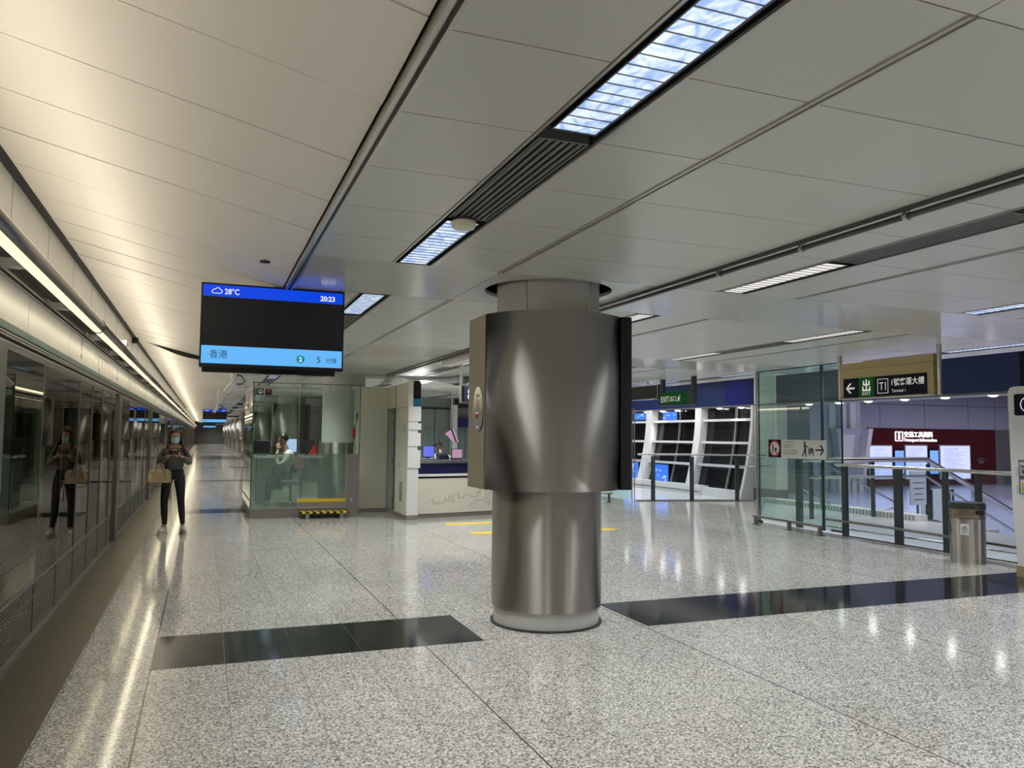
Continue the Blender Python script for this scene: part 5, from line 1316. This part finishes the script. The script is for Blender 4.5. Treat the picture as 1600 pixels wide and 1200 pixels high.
# ================================================================== PEOPLE
def head(parent, c, yaw, pitch, mask=False, hairmat='hair', long_hair=True, name_prefix=''):
    """head with face, built around the origin looking to -y, then turned"""
    bm = bmesh.new(); bmesh.ops.create_uvsphere(bm, u_segments=36, v_segments=26, radius=1)
    for v in bm.verts:
        x, y, z = v.co
        X = x*.072; Y = y*.092; Z = z*.112
        if z < 0: X *= 1-.38*abs(z)**1.5; Y *= 1-.10*abs(z)
        if y < -.2:
            f_ = min(1, (-y-.2)/.6)
            Y += .010*f_*(1 if z < .1 else .3)
            # nose
            g = math.exp(-((X/.012)**2)-(((Z+.018)/.022)**2)); Y -= .020*g*f_
            # eye sockets
            for s_ in (-1, 1): g = math.exp(-(((X-s_*.030)/.016)**2)-(((Z-.008)/.012)**2)); Y += .008*g*f_
            # lips and chin
            g = math.exp(-((X/.020)**2)-(((Z+.052)/.010)**2)); Y -= .006*g*f_
            g = math.exp(-((X/.022)**2)-(((Z+.092)/.018)**2)); Y -= .010*g*f_
        v.co = (X, Y, Z)
    me = bpy.data.meshes.new('head'); bm.to_mesh(me); bm.free()
    for p in me.polygons: p.use_smooth = True
    Rm = Matrix.Translation(Vector(c)) @ Matrix.Rotation(yaw, 4, 'Z') @ Matrix.Rotation(pitch, 4, 'X')
    me.transform(Rm); me.materials.append(mt['skin']); h = bpy.data.objects.new('head', me); C.objects.link(h); h.parent = parent
    def put(name, mb, mat, solid=0):
        o = obj(name, mb, mat, h); o.data.transform(Rm)
        if solid: s_ = o.modifiers.new('t', 'SOLIDIFY'); s_.thickness = solid
        return o
    b = MB()
    for s_ in (-1, 1): b.sphere((s_*.030, -.076, .008), .011, .007, .006, 12, 8)
    put('eye', b, 'paper'); b = MB()
    for s_ in (-1, 1): b.sphere((s_*.030, -.0822, .008), .0055, .002, .0055, 10, 6); b.box(s_*.030-.015, s_*.030+.015, -.088, -.082, .026, .030)
    put('pupil_and_brow', b, 'hair'); b = MB()
    for s_ in (-1, 1): b.sphere((s_*.071, .004, -.005), .010, .016, .028, 12, 8)
    put('ear', b, 'skin')
    b = MB(); b.sphere((0, -.086, -.052), .021, .006, .006, 12, 6); put('lips', b, 'lip')
    if mask:
        bm = MB(); vs = []; nx, nz = 12, 8
        for j in range(nz+1):
            for i in range(nx+1):
                u = -1+2*i/nx; z = -.100+.095*j/nz; w_ = .062 if j > 2 else .052+.004*j
                x = u*w_; y = -.100*math.sqrt(max(0.05, 1-(u*.80)**2)) - .014*math.exp(-(x/.018)**2)*(1 if 2 < j < 7 else .6) + (.006 if j in (0,) else 0)
                vs.append((x, y, z))
        bm.add(vs, [(j*(nx+1)+i, j*(nx+1)+i+1, (j+1)*(nx+1)+i+1, (j+1)*(nx+1)+i) for j in range(nz) for i in range(nx)], True)
        for s_ in (-1, 1): bm.tube([(s_*.060, -.06, -.012), (s_*.074, -.03, .01), (s_*.080, .012, .008)], .0015, 5); bm.tube([(s_*.056, -.062, -.088), (s_*.072, -.03, -.05), (s_*.080, .012, -.03)], .0015, 5)
        put('face_mask', bm, 'mask')
    # hair cap: sphere shell open at the face
    bm = bmesh.new(); bmesh.ops.create_uvsphere(bm, u_segments=40, v_segments=28, radius=1)
    for v in bm.verts: v.co = (v.co.x*.084, v.co.y*.104+.010, v.co.z*.118+.012)
    kill = [v for v in bm.verts if (v.co.y < -.045 and v.co.z < (.072-.35*abs(v.co.x) if long_hair else .062)) or v.co.z < (-.05 if long_hair else -.035) or (not long_hair and v.co.y < .0 and v.co.z < .02)]
    bmesh.ops.delete(bm, geom=kill, context='VERTS'); me = bpy.data.meshes.new('hair'); bm.to_mesh(me); bm.free()
    for p in me.polygons: p.use_smooth = True
    me.transform(Rm); me.materials.append(mt[hairmat]); o = bpy.data.objects.new('hair', me); C.objects.link(o); o.parent = h
    s_ = o.modifiers.new('t', 'SOLIDIFY'); s_.thickness = .008; s_.offset = -1
    return h, Rm
mt['lip'] = M('lips', (.42, .13, .11), .5)
def hand(chains, W_, dirv, palm_n, thumb_side, curl, size=1.0):
    """append a hand (palm + 4 fingers + thumb) as chains starting at wrist W_ ; returns chains"""
    d = Vector(dirv).normalized(); n = Vector(palm_n).normalized(); s_ = d.cross(n)*thumb_side
    out = []; W_ = Vector(W_)
    kn = W_ + d*.075*size
    lens = (.070, .078, .073, .058)
    for i, l in enumerate(lens):
        off = s_*(.030-.020*i)*size; p = W_+off*.55+d*.02*size; q = kn+off; ch = [(*p, .014*size), (*q, .0105*size)]
        dirc = d.copy(); pos = q.copy()
        for k in range(3):
            dirc = (dirc + n*curl*(1+.12*i)).normalized(); pos = pos + dirc*l*size*(.42, .32, .26)[k]; ch.append((*pos, (.0090, .0082, .0068)[k]*size))
        out.append(ch)
    p = W_+s_*.020*size+d*.018*size; q = p+(s_*.65+d*.6+n*.15).normalized()*.040*size; r_ = q+(d*.85+n*.5+s_*.05).normalized()*.032*size; e = r_+(d*.7+n*.8-s_*.2).normalized()*.024*size
    out.append([(*p, .015*size), (*q, .012*size), (*r_, .0100*size), (*e, .0078*size)])
    return out
# ---- woman
PX, PY_ = -.415, 13.38
wm = thing('person', 'woman in grey sweater and black leggings with a face mask, looking at her phone', 'person', (PX, PY_, 0), rad(4))
# joints (x right in the photo, -y to the camera)
HIP, SH = .93, 1.345
LA = dict(sh=(-.150, .02, 1.325), el=(-.205, .00, 1.085), wr=(-.085, -.215, 1.215))
RA = dict(sh=(.150, .02, 1.325), el=(.215, .01, 1.080), wr=(.075, -.215, 1.205))
LL = dict(hip=(-.085, .0, .90), kn=(-.125, -.015, .49), an=(-.105, .03, .10))
RL_ = dict(hip=(.085, .0, .90), kn=(.115, -.03, .49), an=(.150, .01, .10))
def limbs(scale=1.0, arms=True, legs=True, torso=True):
    ch = [[(0, 0, .93, .11*scale, .09*scale), (0, .0, 1.03, .112*scale, .085*scale), (0, -.005, 1.15, .122*scale, .090*scale), (0, .0, 1.27, .135*scale, .085*scale), (0, .015, 1.36, .070*scale, .060*scale), (0, .005, 1.42, .046, .046), (0, -.005, 1.47, .046, .046)]]
    ch.append([3, (*LA['sh'], .054*scale), (-.180, .02, 1.21, .044*scale), (*LA['el'], .039*scale), (-.17, -.115, 1.145, .034*scale), (*LA['wr'], .024)])
    ch.append([3, (*RA['sh'], .054*scale), (.185, .02, 1.21, .044*scale), (*RA['el'], .039*scale), (.17, -.115, 1.145, .034*scale), (*RA['wr'], .024)])
    for L in (LL, RL_):
        ch.append([0, (*L['hip'], .055), ((L['hip'][0]+L['kn'][0])/2, -.01, .70, .055), (*L['kn'], .042), (L['kn'][0]*.5+L['an'][0]*.5, .02, .33, .040), (L['an'][0], L['an'][1], .16, .034), (*L['an'], .036)])
    return ch
body = skin_obj('body', limbs(.80), 'skin', wm)
body['label'] = 'skin of face, neck and hands'
dL = Vector((.10, -.02, .055)); dR = Vector((-.10, -.02, .055))
for W_, dv, ts in ((LA['wr'], (.55, -.20, .45), 1), (RA['wr'], (-.55, -.20, .45), -1)):
    hh = hand([], W_, dv, (0, -.9, .25), ts, .42)
    hc = [[(*W_, .022), (W_[0]+dv[0]*.06, W_[1]+dv[1]*.06, W_[2]+dv[2]*.06, .026)]]
    skin_obj('palm', [[(*W_, .022), (W_[0]+dv[0]*.05, W_[1]+dv[1]*.05, W_[2]+dv[2]*.05, .029, .020), (W_[0]+dv[0]*.105, W_[1]+dv[1]*.105, W_[2]+dv[2]*.105, .031, .016)]], 'skin', body)
    for c_ in hh: skin_obj('finger', [c_], 'skin', body, sub=2)
h, Rm = head(wm, (0, -.015, 1.515), 0, rad(14), mask=True)
h.parent = wm
# long hair down both shoulders
hb = MB(); vs = []
def lock(x, y0, z0, z1, w_, dx, dy, n=10):
    pts = [(x+dx*(i/n)**1.2, y0+dy*(i/n), z0+(z1-z0)*i/n) for i in range(n+1)]
    hb.tube(pts, w_, 8)
random.seed(3)
for i in range(30):
    a = PI*(i/29); x = .080*math.cos(a); y = .012+.070*math.sin(a)
    lock(x, y, 1.57, 1.23-.05*random.random()-(.04 if x > 0 else 0), .019, (.062 if x > 0 else -.03)*abs(x)/.08, .01+.02*random.random())
for x, dx, z1 in ((.078, .085, 1.20), (.074, .095, 1.22), (.080, .072, 1.24), (-.080, -.03, 1.33), (.074, .06, 1.30)):
    lock(x, -.01, 1.57, z1, .022, dx, -.085)
obj('long_hair', hb, 'hair', wm)
# sweater: wide neckline, dropped shoulders, loose sleeves
ch = [[(0, 0, .955, .135, .110), (0, -.005, 1.06, .155, .118), (0, -.01, 1.17, .155, .115), (0, .0, 1.245, .148, .105), (0, .005, 1.29, .135, .092)],
      [3, (-.142, .02, 1.295, .056), (-.185, .02, 1.20, .055), (-.208, .0, 1.095, .052), (-.170, -.115, 1.140, .052), (-.108, -.190, 1.197, .036)],
      [3, (.142, .02, 1.295, .056), (.190, .02, 1.20, .055), (.218, .01, 1.090, .054), (.170, -.115, 1.135, .052), (.100, -.190, 1.188, .036)]]
sw = skin_obj('sweater', ch, 'knit', wm); sw['label'] = 'grey knitted sweater with a wide neckline'
# bare chest/neck between sweater and hair
nk = skin_obj('neckline_skin', [[(0, .0, 1.335, .118, .088), (0, .012, 1.375, .085, .066), (0, .008, 1.43, .048, .046), (0, -.002, 1.47, .046, .046)]], 'skin', body)
lg = skin_obj('leggings', [[(0, 0, 1.06, .125, .095), (0, 0, .93, .150, .112), (0, 0, .87, .14, .105)]] + [[1, (*L['hip'], .093), ((L['hip'][0]+L['kn'][0])/2, -.01, .70, .079), (*L['kn'], .057), (L['kn'][0]*.5+L['an'][0]*.5, .02, .33, .054), (L['an'][0], L['an'][1], .17, .040), (L['an'][0], L['an'][1], .135, .040)] for L in (LL, RL_)], 'leggings', wm)
for L, yaw in ((LL, rad(-28)), (RL_, rad(10))):
    ax, ay = L['an'][0], L['an'][1]
    bm = bmesh.new(); bmesh.ops.create_uvsphere(bm, u_segments=24, v_segments=16, radius=1)
    for v in bm.verts:
        x, y, z = v.co; Y = y*.125-.065; wdt = .047*(1-.18*max(0, y)) ; Z = z*(.060 if y > -.1 else .060-.022*(-y-.1))+.055
        v.co = (x*wdt, Y, max(.022, Z + (.03 if (y > .15 and z > .3) else 0)))
    me = bpy.data.meshes.new('shoe'); bm.to_mesh(me); bm.free()
    for p in me.polygons: p.use_smooth = True
    Mx = Matrix.Translation((ax, ay+.03, 0)) @ Matrix.Rotation(yaw, 4, 'Z'); me.transform(Mx); me.materials.append(mt['shoe'])
    o = bpy.data.objects.new('shoe', me); C.objects.link(o); o.parent = wm
    b = MB(); b.prism([(q[0], q[1]-.065) for q in supell(0, 0, .049, .132, 2.4, 32)], .001, .027, smooth=True); s_ = obj('sole', b, 'sole', o); s_.data.transform(Mx)
    b = MB()
    for k in range(4): b.box(-.020, .020, -.115+k*.022, -.108+k*.022, .095+k*.006, .103+k*.006)
    s_ = obj('laces', b, 'paper', o); s_.data.transform(Mx)
# phone held in both hands
b = MB(); b.box(-.075, .070, -.004, .004, -.037, .037)
ph = obj('mobile_phone', b, 'black', None, bevel=.004); ph.matrix_world = Matrix.Translation((PX-.005, PY_-.272, 1.262)) @ Matrix.Rotation(rad(4), 4, 'Z') @ Matrix.Rotation(rad(35), 4, 'X')
tag(ph, 'dark mobile phone held in both hands of the standing woman', 'phone')
b = MB(); b.box(-.070, .065, .004, .0045, -.033, .033); sc_ = obj('display', b, 'pc_pale', ph)
# hand bag on her forearm
bgx, bgy = PX-.205, PY_-.13
bag = thing('handbag', 'metallic beige handbag hanging from the forearm of the standing woman', 'bag', (bgx, bgy, .82), rad(8))
bm = bmesh.new(); bmesh.ops.create_cube(bm, size=1); bmesh.ops.subdivide_edges(bm, edges=bm.edges[:], cuts=7, use_grid_fill=True)
for v in bm.verts:
    x, y, z = v.co; zz = z+.5
    wx = .175*(1.05-.16*zz) ; wy = .075*(1.0-.45*zz)
    X = x*2*wx; Y = y*2*wy; Z = zz*.195-.025
    X *= (1-.10*(2*abs(z))**3); Y *= (1-.25*(2*abs(x))**2.5)
    Y += .007*math.sin(X*55+Z*20)*zz; Z += .012*math.sin(X*14)*zz
    v.co = (X, Y, Z)
me = bpy.data.meshes.new('bag_body'); bm.to_mesh(me); bm.free()
for p in me.polygons: p.use_smooth = True
me.materials.append(mt['bag']); o = bpy.data.objects.new('bag_body', me); C.objects.link(o); o.parent = bag
s_ = o.modifiers.new('s', 'SUBSURF'); s_.levels = 1; s_.render_levels = 1
for y in (-.045, .045):
    b = MB(); b.tube([(-.10, y*1.2, .02), (-.085, y*1.25, .10), (-.045, y, .20), (-.015, y*.6, .265), (.015, y*.6, .275), (.045, y, .215), (.085, y*1.25, .11), (.095, y*1.2, .03)], .008, 8); obj('handle', b, 'bag', bag)
b = MB(); b.tube([(-.17, 0, .03), (-.15, .02, -.03), (-.08, .0, -.075), (.02, -.01, -.08), (.12, -.01, -.05), (.16, 0, .02), (.17, -.03, .13)], .006, 6); b.box(.16, .175, -.05, -.045, -.28, .12); obj('shoulder_strap', b, 'bag_dark', bag)
b = MB(); b.box(-.15, .15, -.004, .004, .168, .178); b.cyl((.155, -.03, .14), (.155, -.04, .14), .018, 14); obj('zip', b, 'steel', bag)

# ---- seated man in the booth (profile to the left, hand at the chin)
mx, my = 1.53, 16.28
sm = thing('person', 'man in white shirt and dark vest seated in the booth, phone at his ear', 'person', (mx, my, .15), 0)
z0 = .50
body = skin_obj('body', [[(.13, 0, z0+.03, .10, .10), (.11, 0, z0+.20, .09, .09), (.08, 0, z0+.38, .09, .08), (.04, 0, z0+.50, .06, .06), (.0, 0, z0+.62, .050, .050), (-.02, 0, z0+.70, .05, .05)],
    [3, (.03, -.15, z0+.48, .038), (-.06, -.22, z0+.33, .040), (-.19, -.20, z0+.30, .038), (-.19, -.14, z0+.50, .030), (-.165, -.10, z0+.60, .026)],
    [3, (.03, .15, z0+.48, .038), (-.05, .21, z0+.30, .040), (-.25, .15, z0+.28, .034), (-.34, .10, z0+.30, .026)],
    [0, (.0, -.10, z0+.03, .085), (-.28, -.10, z0+.05, .070), (-.33, -.10, z0-.2, .055), (-.32, -.10, .06, .04), (-.42, -.10, .035, .035)],
    [0, (.0, .10, z0+.03, .085), (-.28, .10, z0+.05, .070), (-.33, .10, z0-.2, .055), (-.32, .10, .06, .04), (-.42, .10, .035, .035)]], 'skin', sm)
shirt = skin_obj('shirt', [[(.11, 0, z0+.10, .15, .14), (.10, 0, z0+.30, .155, .15), (.06, 0, z0+.50, .165, .17), (.02, 0, z0+.62, .095, .10)],
    [2, (.03, -.15, z0+.49, .078), (-.06, -.22, z0+.33, .056), (-.17, -.205, z0+.31, .050), (-.188, -.16, z0+.44, .040)],
    [2, (.03, .15, z0+.49, .078), (-.05, .21, z0+.30, .054), (-.24, .16, z0+.285, .042)]], 'shirt', sm)
vest = skin_obj('vest', [[(.14, 0, z0+.10, .165, .15), (.135, 0, z0+.30, .17, .155), (.10, 0, z0+.49, .165, .16), (.09, 0, z0+.56, .13, .12)]], 'vest', sm)
tr = skin_obj('trousers', [[(.13, 0, z0+.02, .15, .14)], [0, (.0, -.10, z0+.03, .095), (-.28, -.10, z0+.05, .08), (-.33, -.10, z0-.2, .065), (-.32, -.10, .09, .055)], [0, (.0, .10, z0+.03, .095), (-.28, .10, z0+.05, .08), (-.33, .10, z0-.2, .065), (-.32, .10, .09, .055)]], 'vest', sm)
for c_ in hand([], (-.165, -.10, z0+.60), (.05, .05, .9), (.3, 1, 0), -1, .15, .95): skin_obj('finger', [c_], 'skin', body)
for c_ in hand([], (-.34, .10, z0+.30), (-1, -.1, -.1), (0, 0, -1), 1, .2, .95): skin_obj('finger', [c_], 'skin', body)
head(sm, (-.065, -.0, z0+.80), rad(-90), rad(8), long_hair=False)
b = MB(); b.box(mx-.115, mx-.095, my-.10, my-.075, 1.33, 1.47)
tag(obj('handset', b, 'black', None, bevel=.004), 'black handset held at the ear of the seated man', 'phone')

# ---- staff member behind the service counter, seen from behind, head bent
cx_, cy2 = 4.46, 15.32
z0 = .66
st = thing('person', 'staff member in dark vest sitting behind the counter, seen from behind', 'person', (cx_, cy2, 0), rad(8))
z0 = .66
body = skin_obj('body', [[(0, 0, z0, .10, .10), (0, .0, z0+.20, .09, .09), (0, .02, z0+.38, .09, .08), (0, .04, z0+.50, .06, .05), (0, .10, z0+.575, .05), (0, .155, z0+.61, .05)],
    [2, (-.15, .03, z0+.42, .038), (-.24, .02, z0+.22, .044), (-.16, .18, z0+.18, .034), (-.10, .24, z0+.20, .026)], [2, (.15, .03, z0+.42, .038), (.24, .02, z0+.22, .044), (.16, .18, z0+.18, .034), (.10, .24, z0+.20, .026)],
    [0, (-.1, .05, z0-.02, .08), (-.12, .38, z0-.0, .065), (-.12, .42, .28, .05), (-.12, .40, .05, .04)], [0, (.1, .05, z0-.02, .08), (.12, .38, z0-.0, .065), (.12, .42, .28, .05), (.12, .40, .05, .04)]], 'skin', st)
skin_obj('shirt', [[(0, 0, z0+.05, .16, .14), (0, .01, z0+.28, .17, .14), (0, .03, z0+.44, .18, .14), (0, .07, z0+.555, .085, .08)],
    [2, (-.18, .03, z0+.45, .062), (-.245, .02, z0+.23, .056), (-.17, .165, z0+.18, .044)], [2, (.18, .03, z0+.45, .062), (.245, .02, z0+.23, .056), (.17, .165, z0+.18, .044)]], 'shirt', st)
skin_obj('vest', [[(0, -.01, z0+.05, .175, .15), (0, .0, z0+.28, .18, .15), (0, .01, z0+.47, .18, .15), (0, .03, z0+.56, .13, .10)]], 'vest', st)
skin_obj('trousers', [[(0, 0, z0, .15, .13)], [0, (-.1, .05, z0-.02, .09), (-.12, .38, z0, .075), (-.12, .42, .28, .06), (-.12, .40, .08, .05)], [0, (.1, .05, z0-.02, .09), (.12, .38, z0, .075), (.12, .42, .28, .06), (.12, .40, .08, .05)]], 'vest', st)
for s_, ts in ((-1, 1), (1, -1)):
    for c_ in hand([], (s_*.10, .24, z0+.20), (-s_*.3, 1, 0), (0, 0, -1), ts, .2, .95): skin_obj('finger', [c_], 'skin', body)
head(st, (0, .205, z0+.675), PI, rad(38), long_hair=False)
t = wthing('stool', 'dark stool under the staff member behind the counter', 'stool', (cx_, cy2, 0))
b = MB(); b.cyl((cx_, cy2, .48), (cx_, cy2, .54), .22, 28); obj('seat', b, 'chair', t)
b = MB(); b.cyl((cx_, cy2, .03), (cx_, cy2, .48), .03, 12); b.cyl((cx_, cy2, 0), (cx_, cy2, .03), .22, 24); obj('pedestal', b, 'steel_dark', t)
